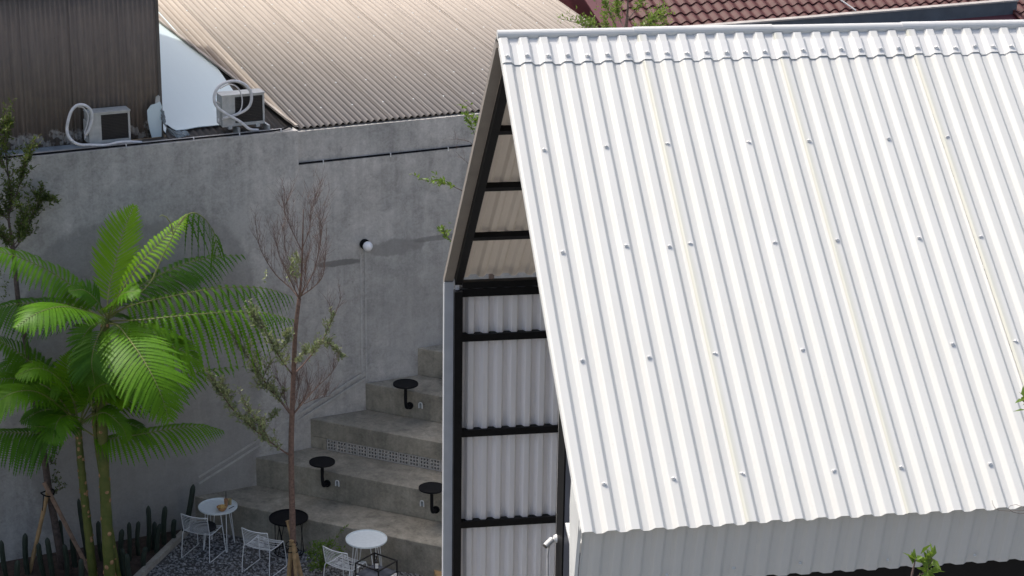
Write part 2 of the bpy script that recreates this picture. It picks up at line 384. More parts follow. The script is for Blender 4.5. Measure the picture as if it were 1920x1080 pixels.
def cable(name, label, pts, clips):
    q = wthing(name, label, 'cable', pts[0]); o = Vector(pts[0])
    MB().tube([Vector(p) - o for p in spline(pts, 40)], 0.015, 6).obj('line', 'black_paint', q)
    for x in clips:
        f = min(spline(pts, 60), key=lambda p: abs(p.x - x)) - o
        MB().box(f + Vector((0, -0.004, -0.012)), (0.014, 0.045, 0.065)).obj('clip', 'white_plastic', q)
cable('black_cable', 'black cable clipped along the left wall top below the brown cladding', [(-7, .03, 6.617), (-3, .03, 6.617), (0, .035, 6.62), (1.1, .03, 6.62), (1.75, .03, 6.625), (1.95, .10, 6.64), (2.03, .18, 6.61)], [-2.4, -.63, .28, 1.07, 1.78])
cable('black_cable', 'black cable clipped along the narrow ledge under the beige roof', [(2.05, .015, 6.04), (5, .015, 6.036), (8, .015, 6.036), (12.9, .015, 6.036)], [2.45, 3.6, 4.75, 5.9, 7.1])

# ------------------------------------------------------------------ seating steps
CK = [(361.7, 930), (476, 862), (581.7, 787), (685, 719), (783, 650)]
ck = [WALL @ wall_px(*c) for c in CK]; zk = [c.z for c in ck]
zk = [0.565, 1.075, 1.60, 2.085, 2.58]
t = thing('seating_steps', 'grey concrete seating steps climbing beside the boundary wall', 'steps', (ck[0].x, ck[0].y, 0))
o0 = Vector((ck[0].x, ck[0].y, 0)); Wd = WALL.to_3x3() @ Vector((1, 0, 0))
def tierpoly(p, inset=0.0, Le=8.2, Lw=11.0):
    q = p - EN * inset; q = q + Wd * 0.0
    return [(q - o0).xy[:], (q + ED * Le - o0).xy[:], (q + Wd * Lw - o0).xy[:]]
SLOT0 = 0.30                                                    # where the vent blocks start along the third edge
nblk = 22; BW = 0.192; SZ0, SZ1 = zk[1] + 0.004, zk[1] + 0.215
for i in range(5):
    p = Vector((ck[i].x, ck[i].y, 0)); z0 = zk[i - 1] if i else -0.05; b = MB()
    if i != 2: b.prism(tierpoly(p), z0, zk[i])
    else:
        b.prism(tierpoly(p), SZ1, zk[i]); b.prism(tierpoly(p, 0.12), z0, SZ1 - 0.002)
        e = Matrix((ED, -EN, Vector((0, 0, 1)))).transposed()
        for (a0, a1) in ((0.0, SLOT0), (SLOT0 + nblk * BW, 8.0)):
            cc = p - o0 + ED * ((a0 + a1) / 2) - EN * 0.061
            b.box((cc.x, cc.y, (z0 + SZ1) / 2 - 0.001), (a1 - a0, 0.12, SZ1 - z0 - 0.004), mat=e)
    st = b.obj('step', 'step_concrete', t)
    mod = st.modifiers.new('bevel', 'BEVEL'); mod.width = 0.012; mod.segments = 2; mod.limit_method = 'ANGLE'
# ventilation blocks, each with a grid of holes
b = MB(); H = SZ1 - SZ0 - 0.008; n = 3; bar = 0.022; cell = (BW - 0.006 - bar) / n; cz = (H - bar) / n
for i in range(n + 1): b.bbox(i * cell, i * cell + bar, 0, 0.07, 0, H)
for j in range(n + 1):
    for i in range(n): b.bbox(i * cell + bar, (i + 1) * cell, 0.002, 0.068, j * cz, j * cz + bar)
bm_ = b.mesh('vent_block', 'block_concrete')
p = Vector((ck[2].x, ck[2].y, 0)) - o0
for i in range(nblk):
    q = p + ED * (SLOT0 + i * BW + 0.003) - EN * 0.012
    put('vent_block', bm_, t, (q.x, q.y, SZ0 + 0.002), (0, 0, math.atan2(ED.y, ED.x)))
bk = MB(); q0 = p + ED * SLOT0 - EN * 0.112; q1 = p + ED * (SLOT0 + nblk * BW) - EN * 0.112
bk.bar((q0.x, q0.y, (SZ0 + SZ1) / 2), (q1.x, q1.y, (SZ0 + SZ1) / 2), 0.004, H).obj('vent_hole_shade', 'black_paint', t)  # black sheet stands in for the shade inside the vent holes

# round tables bracketed off the risers, and the little U lights beside them
def riser_point(px, py, i):
    return onpl(px, py, Vector((ck[i].x, ck[i].y, 0)), EN)
for (dpx, fl, li, i, lab, lab2) in [
    ((612, 863), (614, 906), (633, 906), 1, 'black round bracket table on the step left of the vent blocks end', 'small U shaped step light beside the leftmost bracket table'),
    ((764, 716), (769, 760), (789, 760), 3, 'black round bracket table highest up, above the vent blocks', 'small U shaped step light beside the highest bracket table'),
    ((813, 906), (818, 955), (792, 944), 1, 'black round bracket table half hidden by the white building edge', 'small U shaped step light beside the half hidden bracket table')]:
    f = riser_point(*fl, i); q = thing('bracket_table', lab, 'table', f, math.atan2(ED.y, ED.x), 'bracket tables on the steps')
    h = 0.43; off = 0.17                                        # local x along the riser, local -y out of it
    MB().tube([(0, 0.0, 0), (0, -0.03, 0)], 0.062, 20).obj('flange', 'black_paint', q)
    MB().tube(spline([(0, -0.02, 0), (0, -0.10, -0.005), (0, -off + 0.02, 0.03), (0, -off, 0.12), (0, -off, 0.25), (0, -off, h)], 20), 0.027, 10).obj('stem', 'black_paint', q, smooth=True)
    MB().lathe([(0.205, 0), (0.212, 0.004), (0.212, 0.028), (0.205, 0.028), (0.203, 0.02)], (0, -off, h), 36).obj('table_top', 'black_paint', q)
    f = riser_point(*li, i); q = thing('step_light', lab2, 'light', f, math.atan2(ED.y, ED.x), 'step lights on the risers')
    MB().box((0, -0.004, 0), (0.05, 0.007, 0.09)).obj('backing', 'torn_grey', q)
    MB().tube(spline([(-0.03, -0.012, -0.05), (-0.03, -0.014, 0.02), (-0.018, -0.014, 0.05), (0.018, -0.014, 0.05), (0.03, -0.014, 0.02), (0.03, -0.012, -0.05)], 16), 0.009, 6).obj('hoop', 'white_steel', q)
q = onz(808, 1068, 0.0)
o = MB().bbox(0, 1.4, -0.9, 0, -0.01, 0.14).obj('timber_platform', 'bamboo', None, (q.x, q.y, 0), rot=(0, 0, R_(12)))
tag(o, 'pale timber platform corner at the foot of the steps beside the white building', 'platform')

# ------------------------------------------------------------------ brown clad building, top left
def corr(pitch, amp):
    return lambda x: amp * math.sin(2 * math.pi * x / pitch)
t = wthing('brown_building', 'tall dark brown corrugated building above the left wall top', 'building', (0, 0.55, 6.55))
MB().extrude([(-6.5, 0.05, 0), (-6.5, 6.9, 0), (-6.5, 6.9, 7.05), (-6.5, 2.6, 6.6), (-6.5, 0.05, 2.42)], (6.47, 0, 0)).obj('body', 'old_brown', t)  # unseen upper and rear outline shaped so its shadow covers the pale sheet
xs = -0.64 * 10; x = 0.0; k = 0
while x > -6.4:
    wd = 0.76 if k else 0.64; n = int(wd / 0.0095)
    xs = [i * wd / n for i in range(n + 1)]
    MB().sheet(xs, corr(0.076, 0.011), (0, 0, 0), (1, 0, 0), (0, 1, 0), (0, 0, 1), lambda q: 0.03 + 0.012 * math.sin(40 * q + k), 2.45, 0.003).obj('cladding_sheet', 'clad_brown', t, (x - wd, -0.012 - 0.004 * (k % 2), 0), rot=(R_(90), 0, 0), smooth=True)
    x -= wd - 0.01; k += 1
MB().bbox(-0.035, 0.012, -0.03, 0.05, 0.0, 2.45).obj('corner_trim', 'old_brown', t)
MB().extrude([(-6.6, -0.06, 2.40), (-6.6, 2.6, 6.66), (-6.6, 7.0, 7.12), (-6.6, 7.0, 7.20), (-6.6, 2.55, 6.74), (-6.6, -0.06, 2.47)], (6.66, 0, 0)).obj('roof', 'old_brown', t)  # unseen slope shaped for that shadow while sun still reaches the fern crowns
# ledge between wall and cladding
o = MB().bbox(-7.4, -0.85, 0.224, 0.53, 6.50, 6.585).obj('ledge', 'ledge_blue', None, WALL.translation, rot=(0, 0, PSW)); tag(o, kind='structure')
o = MB().bbox(-0.846, 2.0, 0.224, 0.53, 6.42, 6.555).obj('ledge', 'old_brown', None, WALL.translation, rot=(0, 0, PSW)); tag(o, kind='structure')

# ------------------------------------------------------------------ beige roof
BS = R_(8.0); t = wthing('beige_roof_building', 'building with wide weathered beige corrugated roof behind the wall', 'building', (0, 0.15, 0))
EAVE = 6.585
LX0, LX1 = 2.10, 1.42
def left_y(x): return 0.0 if x >= LX0 else (LX0 - x) / (LX0 - LX1) * 5.9
x = LX1; k = 0
while x < 9.3:
    wd = min(0.77, 9.34 - x); n = max(6, int(wd / 0.0138)); xs = [i * wd / n for i in range(n + 1)]; x0 = x
    MB().sheet(xs, (lambda q, x0=x0: 0.022 * math.sin(2 * math.pi * q / 0.11)), (0, 0, 0), (1, 0, 0), (0, 1, 0), (0, 0, 1), (lambda q, x0=x0: left_y(q + x0)), 11.0, 0.004).obj('roof_sheet', 'roof_beige', t, (x0, -0.05 if k % 2 else -0.04, EAVE + 0.02 + 0.004 * (k % 2)), rot=(BS, 0, 0), smooth=True)
    x += 0.77; k += 1
b = MB(); b.lathe([(0.014, 0), (0.016, 0.006), (0.006, 0.012), (0.004, 0.016)], (0, 0, 0), 8); sm = b.mesh('roof_screw', 'trim_white')
for row in range(1, 9):
    for i in range(14):
        yy = row * 1.05 - 0.35; xx = LX1 + 0.1375 + 0.55 * i + 0.11 * (row % 3)
        if left_y(xx) < yy - 0.1 and xx < 9.3: put('roof_screw', sm, t, (xx, -0.04 + yy * math.cos(BS), EAVE + 0.04 + yy * math.sin(BS)), (BS, 0, 0))
b = MB(); b.add([(2.1, .12, 0), (9.3, .12, 0), (9.3, 10.5, 0), (0.6, 10.5, 0), (2.1, .12, EAVE - .06), (9.3, .12, EAVE - .06), (9.3, 10.5, EAVE + 1.3), (0.6, 10.5, EAVE + 1.3)],
    [(3, 2, 1, 0), (4, 5, 6, 7), (0, 1, 5, 4), (1, 2, 6, 5), (2, 3, 7, 6), (3, 0, 4, 7)]); b.obj('body', 'old_brown', t)
p_, q_ = Vector((LX0, -0.03, EAVE + 0.045)), Vector((LX1, 5.9 * math.cos(BS) - 0.04, EAVE + 0.045 + 5.9 * math.sin(BS)))
MB().bar(p_ + (q_ - p_).normalized() * 0.02, q_ + (q_ - p_) * 0.4, 0.05, 0.035).obj('edge_flashing', 'roof_beige', t)
# lower old corrugated roof in the gap, and the pale sheet laid over it
t = wthing('gap_roof', 'old brown corrugated roof strip under the pale sheet', 'roof', (0.02, 0.2, 6.52))
xs = [i * 0.012 for i in range(int(2.0 / 0.012))]
MB().sheet(xs, corr(0.11, 0.016), (0, 0, 0), (1, 0, 0), (0, 1, 0), (0, 0, 1), 0.0, 7.5, 0.004).obj('roof_sheet', 'old_brown', t, (0.03, 0.02, 0.02), rot=(BS, 0, 0), smooth=True)
t2 = wthing('pale_sheet', 'pale blue white flat sheet between the brown cladding and beige roof', 'sheet', (0, 0.2, 6.56))
nP = WALL.to_3x3() @ Vector((0, -math.sin(BS), math.cos(BS))); P0 = wpt(0, 0.2, 6.575)
def on_sheet(px, py):
    return WALLI @ onpl(px, py, P0, nP) - Vector((0, 0.2, 6.56))
low = [on_sheet(*c) for c in [(313, 236), (322, 243), (330, 247), (348, 245), (372, 240.5), (395, 238.5), (411, 237)]]
b = MB(); poly = [Vector((0.035, 0.28, low[0].z))] + low + [Vector((1.60, 1.1, 0)), Vector((1.75, 3.0, 0)), Vector((1.6, 7.4, 0)), Vector((0.03, 7.4, 0))]
for q in poly: q.z = 0.03 + q.y * math.tan(BS)
b.extrude(poly, (0, 0, 0.012)).obj('sheet_metal', 'sheet_pale', t2)
# bent flap and torn flashing
t = wthing('bent_flap', 'bent pale sheet offcut leaning on the brown cladding corner', 'sheet', wall_px(290, 255, 0.40))
o = wall_px(290, 255, 0.40)
pts = [wall_px(*c, 0.42) - o for c in [(285, 258), (303, 256), (303, 225), (304, 200), (300, 190), (293, 194), (283, 197), (276, 207), (277, 225), (281, 245)]]
b = MB(); b.extrude(pts, (0.0, 0.008, 0)).obj('flap', 'sheet_pale', t)
pts = [wall_px(*c, 0.425) - o for c in [(291, 195), (292, 182), (297, 178), (300, 181), (300, 192)]]
MB().extrude(pts, (0.0, 0.006, 0)).obj('tab', 'casing_grey', t)
t = wthing('torn_flashing', 'torn crumpled grey flashing at the foot of the pale sheet', 'flashing', wall_px(325, 252, 0.27))
o = wall_px(325, 252, 0.27); random.seed(3); b = MB()
path = spline([wall_px(*c, y) - o for c, y in [((304, 205), .40), ((306, 225), .38), ((311, 238), .33), ((322, 248), .29), ((337, 251), .27), ((352, 248), .29)]], 26)
vs = []; fs = []
for i, q in enumerate(path):
    wv = 0.035 + 0.05 * math.sin(math.pi * i / 26) + rnd(-.012, .012)
    for j in range(4): vs.append(q + Vector((rnd(-.008, .008) + (j - 1.5) * wv * 0.35, -0.012 * j + rnd(-.012, .012), (1.5 - j) * wv * 0.55 + rnd(-.012, .012))))
for i in range(26):
    for j in range(3): a = i * 4 + j; fs.append((a, a + 1, a + 5, a + 4))
b.add(vs, fs); q = b.obj('crumpled_strip', 'torn_grey', t); q.modifiers.new('thick', 'SOLIDIFY').thickness = 0.006

# ------------------------------------------------------------------ air conditioners
def aircon(x0, x1, y0, z0, hgt, label, loops, bracket):
    W_ = x1 - x0; D = 0.27; t = wthing('air_conditioner', label, 'air conditioner', (x0, y0, z0), 0, 'outdoor air conditioner units')
    b = MB(); gx = W_ * 0.30; fr = 0.03
    b.bbox(0, W_, 0.03, D, 0, hgt)                                   # carcass, then the front frame round the grille
    b.bbox(0, gx, 0, 0.03, 0, hgt); b.bbox(W_ - fr, W_, 0, 0.03, 0, hgt); b.bbox(gx, W_ - fr, 0, 0.03, 0, fr * 1.6); b.bbox(gx, W_ - fr, 0, 0.03, hgt - fr, hgt)
    b.obj('casing', 'casing_grey', t)
    MB().bbox(-0.012, W_ + 0.012, -0.012, D + 0.01, hgt, hgt + 0.014).obj('lid', 'casing_grey', t)
    gr = MB().bbox(gx + 0.003, W_ - fr - 0.003, 0.022, 0.029, fr * 1.6, hgt - fr).obj('grille', 'grille_black', t)
    sm = MB().bbox(gx + 0.003, W_ - fr - 0.003, 0.006, 0.016, 0, 0.008).mesh('slat', 'grille_black')
    for i in range(16): put('slat', sm, gr, (0, 0, fr * 1.6 + 0.012 + i * (hgt - 0.1) / 16))
    MB().bbox(-0.03, -0.002, 0.06, D - 0.05, 0.03, hgt * 0.75).obj('valve_cover', 'casing_grey', t)
    MB().tube([(-0.05, 0.1, 0.10), (-0.03, 0.1, 0.10)], 0.03, 10).obj('valve', 'white_plastic', t)
    for fx in (0.12, W_ - 0.12): MB().bbox(fx - 0.03, fx + 0.03, -0.02, D, -0.04, 0).obj('foot', 'casing_grey', t)
    if bracket:
        for fx in (W_ * 0.33, W_ + 0.03):
            MB().extrude([(fx, -0.06, -0.02), (fx, -0.06, -0.16), (fx, 0.2, -0.16), (fx, 0.2, -0.02)], (0.035, 0, 0)).obj('bracket', 'casing_grey', t)
    o = Vector((x0, y0, z0))
    for pts, r in loops:
        MB().tube(spline([wall_px(px, py, yy) - o for px, py, yy in pts], 60), r, 8).obj('hose', 'hose_white', t, smooth=True)
    return t
aircon(-1.24, -0.59, 0.24, 6.63, 0.48, 'grey outdoor air conditioner left, in front of the brown cladding', [
    ([(160, 253, .24), (166, 245, .2), (172, 225, .18), (171, 208, .16), (160, 198, .15), (146, 197, .15), (134, 208, .15), (127, 230, .15), (126, 248, .14), (133, 262, .12), (148, 271, .1), (170, 272, .09), (200, 272, .09), (222, 267, .1), (245, 266, .12), (266, 267, .14)], 0.024),
    ([(158, 250, .25), (164, 232, .22), (165, 215, .19), (156, 202, .18), (146, 200, .17)], 0.011)], False)
aircon(0.90, 1.60, 0.24, 6.70, 0.50, 'grey outdoor air conditioner right, on brackets by the beige roof', [
    ([(418, 222, .24), (440, 216, .2), (462, 205, .17), (471, 190, .15), (469, 170, .14), (455, 156, .13), (435, 152, .12), (413, 160, .11), (402, 178, .1), (405, 198, .1), (425, 214, .09), (450, 228, .08), (468, 242, .08), (484, 244, .12)], 0.024),
    ([(416, 224, .24), (430, 219, .22), (450, 208, .18), (454, 185, .17), (446, 165, .16), (430, 158, .15), (412, 166, .14)], 0.010)], True)

# ------------------------------------------------------------------ maroon tiled roof beyond, with dark parapet
PY = 3.0; pz0 = wall_px(1400, 42, PY).z
t = wthing('dark_parapet', 'dark blue grey parapet wall with pale coping before the tiled roof', 'wall', (9.95, PY, 0))
xe = wall_px(1907, 10, PY).x - 9.95
MB().bbox(0, xe, 0, 0.14, 0, pz0 - 0.03).obj('wall_panel', 'parapet_blue', t)
MB().bbox(-0.02, xe + 0.02, -0.02, 0.16, pz0 - 0.03, pz0).obj('coping', 'coping_grey', t)
TS = R_(28); t = wthing('tiled_roof_building', 'building with glossy dark maroon tiled roof at the top right', 'building', (9.9, PY + 0.2, 0))
TW, TL = 0.245, 0.27
xs = [i * TW / 12 for i in range(13)]
tile = MB().sheet(xs, lambda x: 0.030 * math.sin(2 * math.pi * x / TW + 0.6), (0, 0, 0), (1, 0, 0), (0, 1, 0), (0, 0, 1), 0.0, TL + 0.03, 0.026).mesh('roof_tile', 'tile_maroon')
tz = pz0 - 0.12; off = Matrix.Rotation(TS, 3, 'X')
ncol = 41; rest = MB()
for r in range(-3, 24):
    for i in range(60):
        x = 0.08 + i * TW; inside = (0 <= r < 6 and i < ncol) or (r < 0 and 35 <= i < 41)
        if r < 0 and (i < 36): continue
        loc = Vector((x, 0, tz)) + off @ Vector((0, r * TL, 0.0)); rx = TS - R_(5.6)
        if inside: put('roof_tile', tile, t, loc + Vector((0, 0, rnd(-.003, .003))), (rx, rnd(-.012, .012), 0))
        elif r < 14 or i % 1 == 0:
            mm = Matrix.Translation(loc) @ Matrix.Rotation(rx, 4, 'X')
            rest.add([mm @ v.co for v in tile.vertices], [tuple(p.vertices) for p in tile.polygons])
tag(rest.obj('roof_tiles', 'tile_maroon', t), kind='stuff')
b = MB(); e = off @ Vector((0, -0.8, -0.06)); f = off @ Vector((0, 6, -0.06))
b.add([(0, e.y, 0), (15, e.y, 0), (15, f.y, 0), (0, f.y, 0), (0, e.y, tz + e.z), (15, e.y, tz + e.z), (15, f.y, tz + f.z), (0, f.y, tz + f.z)], [(3, 2, 1, 0), (4, 5, 6, 7), (0, 1, 5, 4), (1, 2, 6, 5), (2, 3, 7, 6), (3, 0, 4, 7)]).obj('body', 'maroon_paint', t)
b = MB(); e = off @ Vector((0, -0.4, 0.02)); f = off @ Vector((0, 6, 0.02))
b.extrude([(-0.42, e.y, tz + e.z - 0.1), (0.12, e.y, tz + e.z), (0.12, f.y, tz + f.z), (-0.42, f.y, tz + f.z - 0.1)], (0, 0, 0.03)).obj('rake_flashing', 'maroon_paint', t)
t = wthing('white_rod', 'thin white rod lying on the maroon tiles', 'rod', wall_px(1605, 20, PY + 0.35))
q = wall_px(1605, 20, PY + 0.35); MB().tube([(0, 0, 0), wall_px(1545, -22, PY + 0.95) - q], 0.016, 8).obj('rod', 'white_plastic', t)

# ------------------------------------------------------------------ the white gable building
LEN = 7.0; ZA = 10.57
YF, ZF, YB, ZB = -4.64, 7.36, 3.82, 6.80
TF = math.atan2(ZA - ZF, -YF); TB = math.atan2(ZA - ZB, YB)
LF = math.hypot(YF, ZA - ZF); LB = math.hypot(YB, ZA - ZB)
house = thing('white_building', 'white corrugated gable building with open black framed end', 'building', HOUSE.translation, PSB)
RP = 0.2
def rib(x, amp=0.038, c=0.055):
    t = (x - c + RP / 2) % RP - RP / 2
    k = [(-.1, 0), (-.079, 0), (-.073, .06), (-.041, .92), (-.033, 1), (.030, 1), (.037, .94), (.066, .08), (.073, 0), (.1, 0)]
    for (a, ha), (b2, hb) in zip(k, k[1:]):
        if a <= t <= b2: return amp * (ha + (hb - ha) * (t - a) / (b2 - a))
    return 0.0
def ribxs(x0, wd, c=0.055):
    s = {0.0, wd}
    for j in range(-1, int(wd / RP) + 2):
        for a in (-.079, -.073, -.041, -.033, .030, .037, .066, .073):
            x = c + j * RP + a
            if 1e-4 < x < wd - 1e-4: s.add(round(x, 5))
    return sorted(s)
XS = ribxs(0, 1.4)
sheet_f = MB().sheet(XS, rib, (0, 0, 0), (1, 0, 0), (0, 1, 0), (0, 0, 1), -LF, -0.05, 0.005).mesh('roof_sheet', 'roof_white')
sheet_e = sheet_f.copy(); sheet_e.materials.clear(); sheet_e.materials.append(M['roof_white_end'])
sheet_b = MB().sheet(XS, rib, (0, 0, 0), (1, 0, 0), (0, 1, 0), (0, 0, 1), 0.05, LB, 0).mesh('rear_roof_sheet', 'under_white')
XW = ribxs(0, 1.4, 0.02)
ribw = lambda x: rib(x, 0.075, 0.02)
sheet_w = MB().sheet(XW, ribw, (0, 0, 0), (1, 0, 0), (0, 1, 0), (0, 0, 1), 0.0, 6.72, 0).mesh('wall_sheet', 'wall_white')
for i in range(5):
    lift = 0.007 * (i % 2)
    put('roof_sheet', sheet_f if i else sheet_e, house, (i * 1.4, 0, ZA + lift), (TF, 0.0006 * (i % 3), 0))
    put('rear_roof_sheet', sheet_b, house, (i * 1.4 + 0.115, 0, ZA + lift), (-TB, 0, 0))
for i in range(6): put('wall_sheet', sheet_w, house, (i * 1.26 + 0.13, YB - 0.035, 0.02), (R_(90), 0, 0), (0.9, 1, 1))
# ridge caps: a roll on top and flanges pressed to the ribs
for i in range(5):
    b = MB(); x0 = 0.0 if i == 0 else -0.03
    sF = Matrix.Rotation(TF, 3, 'X'); sB = Matrix.Rotation(-TB, 3, 'X')
    xs = [x for x in ([x0] if x0 < 0 else []) + XS]
    hh = lambda x: rib(x, 0.040) + 0.011
    b.sheet(xs, hh, (0, 0, 0), (1, 0, 0), sF @ Vector((0, 1, 0)), sF @ Vector((0, 0, 1)), -0.395, -0.155, 0.004)
    flat = lambda x: 0.055
    vs = []; fs = []                                            # upstand from the pressed part to the roll
    for x in xs:
        vs += [Vector((x, 0, 0)) + sF @ Vector((0, -0.155, hh(x))), Vector((x, 0, 0)) + sF @ Vector((0, -0.115, 0.0105)), Vector((x, 0, 0)) + sF @ Vector((0, -0.02, 0.0105))]
    for j in range(len(xs) - 1):
        for k in range(2): a = j * 3 + k; fs.append((a, a + 3, a + 4, a + 1))
    b.add(vs, fs)
    b.sheet(xs, hh, (0, 0, 0), (1, 0, 0), sB @ Vector((0, 1, 0)), sB @ Vector((0, 0, 1)), 0.03, 0.38, 0.004)
    b.tube([(xs[0], -0.004, 0.016), (xs[-1], -0.004, 0.016)], 0.050 + 0.003 * (i % 2), 18)
    b.obj('ridge_cap', 'cap_white', house, (i * 1.4, 0, ZA + 0.004 * (i % 2)))
# screws with domed washers
b = MB(); b.lathe([(0.021, -0.004), (0.021, 0.003), (0.015, 0.010), (0.009, 0.012), (0.009, 0.024), (0.004, 0.026)], (0, 0, 0), 10)
b.box((0, 0, 0.012), (0.05, 0.014, 0.010)); scr = b.mesh('screw', 'screw_grey')
def roof_pt(x, v, n): return Vector((x, 0, ZA)) + Matrix.Rotation(TF, 3, 'X') @ Vector((0, -v, n))
for k in range(35): put('screw', scr, house, roof_pt(0.055 + k * RP + rnd(-.006, .006), 0.325 + rnd(-.012, .012), 0.055), (TF, 0, rnd(-.4, .4)))
nF = HOUSE.to_3x3() @ Vector((0, -math.sin(TF), math.cos(TF)))
for px, py in [(1018, 286), (1134, 280), (1248, 275), (1402, 272), (1514, 269), (1666, 265), (1776, 262), (1050, 478), (1170, 466), (1252, 467), (1290, 462), (1450, 460), (1566, 455), (1722, 451), (1838, 449),
               (1088, 681), (1212, 675), (1336, 668), (1500, 661), (1782, 650), (1902, 645), (1128, 912), (1258, 902), (1386, 893), (1555, 888), (1682, 881), (1850, 875)]:
    p = HOUSEI @ onpl(px, py, A_, nF); v = math.hypot(p.y, p.z - ZA); x = 0.055 + round((p.x - 0.055) / RP) * RP
    put('screw', scr, house, roof_pt(x, v, 0.042), (TF, 0, rnd(-.5, .5)), (.85, .85, .85))
# black steel frames, purlins and girts
def rafter(x, mb, ya, za, yb, zb): mb.bar((x, ya, za), (x, yb, zb), 0.09, 0.10, up=(0, 0, 1))
for x in (0.16, 3.6, 6.9):
    MB().bbox(x - 0.05, x + 0.05, YB - 0.20, YB - 0.08, 0.02, ZB - 0.12).obj('post', 'black_steel', house)
    MB().bbox(x - 0.05, x + 0.05, -3.32, -3.02, 0.02, 8.25).obj('post', 'black_steel', house)
    b = MB(); rafter(x, b, -0.02, ZA - 0.14, YB - 0.14, ZB + 0.03 - 0.03); b.obj('rafter', 'black_steel', house)
    b = MB(); rafter(x, b, 0.02, ZA - 0.14, YF + 0.42, ZF + 0.42 * 0.69 - 0.16); b.obj('rafter', 'black_steel', house)
def under(v, d): return Vector((0, 0, ZA)) + Matrix.Rotation(-TB, 3, 'X') @ Vector((0, v, -d))
for v in (0.55, 1.75, 3.0, 4.2):
    p = under(v, 0.045); MB().bar((0.21, p.y, p.z), (6.85, p.y, p.z), 0.085, 0.07, up=(0, math.sin(TB), math.cos(TB))).obj('purlin', 'black_steel', house)
for v in (1.5, 2.74, 3.94, 5.19):
    p = roof_pt(0, v, -0.045); MB().bar((0.21, p.y, p.z), (6.85, p.y, p.z), 0.085, 0.07, up=(0, -math.sin(TF), math.cos(TF))).obj('purlin', 'black_steel', house)
MB().bbox(0.21, 6.85, YB - 0.16, YB - 0.055, ZB - 0.20, ZB - 0.10).obj('eave_beam', 'black_steel', house)
MB().bbox(0.21, 6.85, YB - 0.20, YB - 0.10, ZB - 0.075, ZB + 0.005).obj('eave_beam', 'black_steel', house)
for z in (6.06, 4.79, 3.54, 2.29, 1.04):
    MB().bbox(0.21, 6.85, YB - 0.15, YB - 0.055, z - 0.045, z + 0.045).obj('girt', 'black_steel', house)
MB().extrude([(6.96, YB - 0.05, 0), (6.96, YF + 0.3, 0), (6.96, YF + 0.3, ZF + 0.1), (6.96, 0, ZA - 0.1), (6.96, YB - 0.05, ZB - 0.05)], (0.03, 0, 0)).obj('added_end_wall', 'trim_white', house)  # unseen wall added so the inside is lit from the open left end
# edge trims of the open end
MB().bbox(-0.005, 0.108, YB - 0.10, YB + 0.02, 0.0, ZB - 0.02).obj('edge_trim', 'trim_blue', house)
p, q = under(0.10, 0.03), under(LB + 0.02, 0.03)
MB().bar((0.052, p.y, p.z), (0.052, q.y, q.z), 0.114, 0.075, up=(0, math.sin(TB), math.cos(TB))).obj('edge_trim', 'trim_shaded', house)
p, q = roof_pt(0, 0.12, -0.03), roof_pt(0, LF - 0.06, -0.03)
MB().bar((0.014, p.y, p.z), (0.014, q.y, q.z), 0.022, 0.05, up=(0, -math.sin(TF), math.cos(TF))).obj('edge_trim', 'trim_white', house)
# front: leaning apron, corner return, beam and glazing below
AT = R_(90 + 13.0); XA = ribxs(0, 1.4, 0.16); apx = lambda x: rib(x, 0.026, 0.16)
ap = MB().sheet(XA, apx, (0, 0, 0), (1, 0, 0), (0, 1, 0), (0, 0, 1), -0.64, 0.06, 0.004).mesh('apron_sheet', 'apron_white')
for i in range(5): put('apron_sheet', ap, house, (-0.125 + i * 1.4 + (0.16 if i == 0 else 0), -4.50 - 0.003 * (i % 2), 7.36), (AT, 0, 0), (0.886 if i == 0 else 1, 1, 1))
for px, py in [(1375, 1066), (1500, 1056), (1664, 1050), (1827, 1041), (1250, 1078)]:
    n = HOUSE.to_3x3() @ (Matrix.Rotation(AT, 3, 'X') @ Vector((0, 0, 1)))
    p = HOUSEI @ onpl(px, py, HOUSE @ (Vector((0, -4.50, 7.36)) + Matrix.Rotation(AT, 3, 'X') @ Vector((0, 0, 0.03))), n)
    put('screw', scr, house, p, (AT, 0, 0.2), (0.7, 0.7, 0.7))
b = MB(); b.extrude([(0.0, -4.53, 7.44), (0.0, -4.36, 6.70), (0.0, -4.20, 6.70), (0.0, -4.13, 7.40), (0.0, -4.17, 7.66)], (0.03, 0, 0)).obj('corner_return', 'trim_white', house)
b = MB(); b.extrude([(0.02, -3.92, 7.06), (0.02, -3.86, 7.10), (0.02, -4.13, 7.03), (0.02, -4.17, 6.96)], (0.10, 0, 0)).obj('bracket_plate', 'trim_white', house)
MB().bbox(0.02, 7.0, -4.30, -4.18, 6.42, 6.72).obj('front_beam', 'black_steel', house)
MB().bbox(0.12, 0.15, -4.16, -3.34, 0.02, 7.62).obj('side_panel', 'navy_panel', house)
for i in range(5): MB().bbox(0.12 + i * 1.38, 0.12 + i * 1.38 + 1.34, -4.27, -4.24, 0.03, 6.41).obj('glass_panel', 'navy_panel', house)
MB().tube([(0.155, -2.86, 0.05), (0.155, -2.86, 8.4)], 0.014, 8).obj('conduit', 'white_plastic', house)
MB().bbox(0.0, 7.0, YF + 0.5, YB, -0.04, 0.015).obj('floor_slab', 'floor_concrete', house)
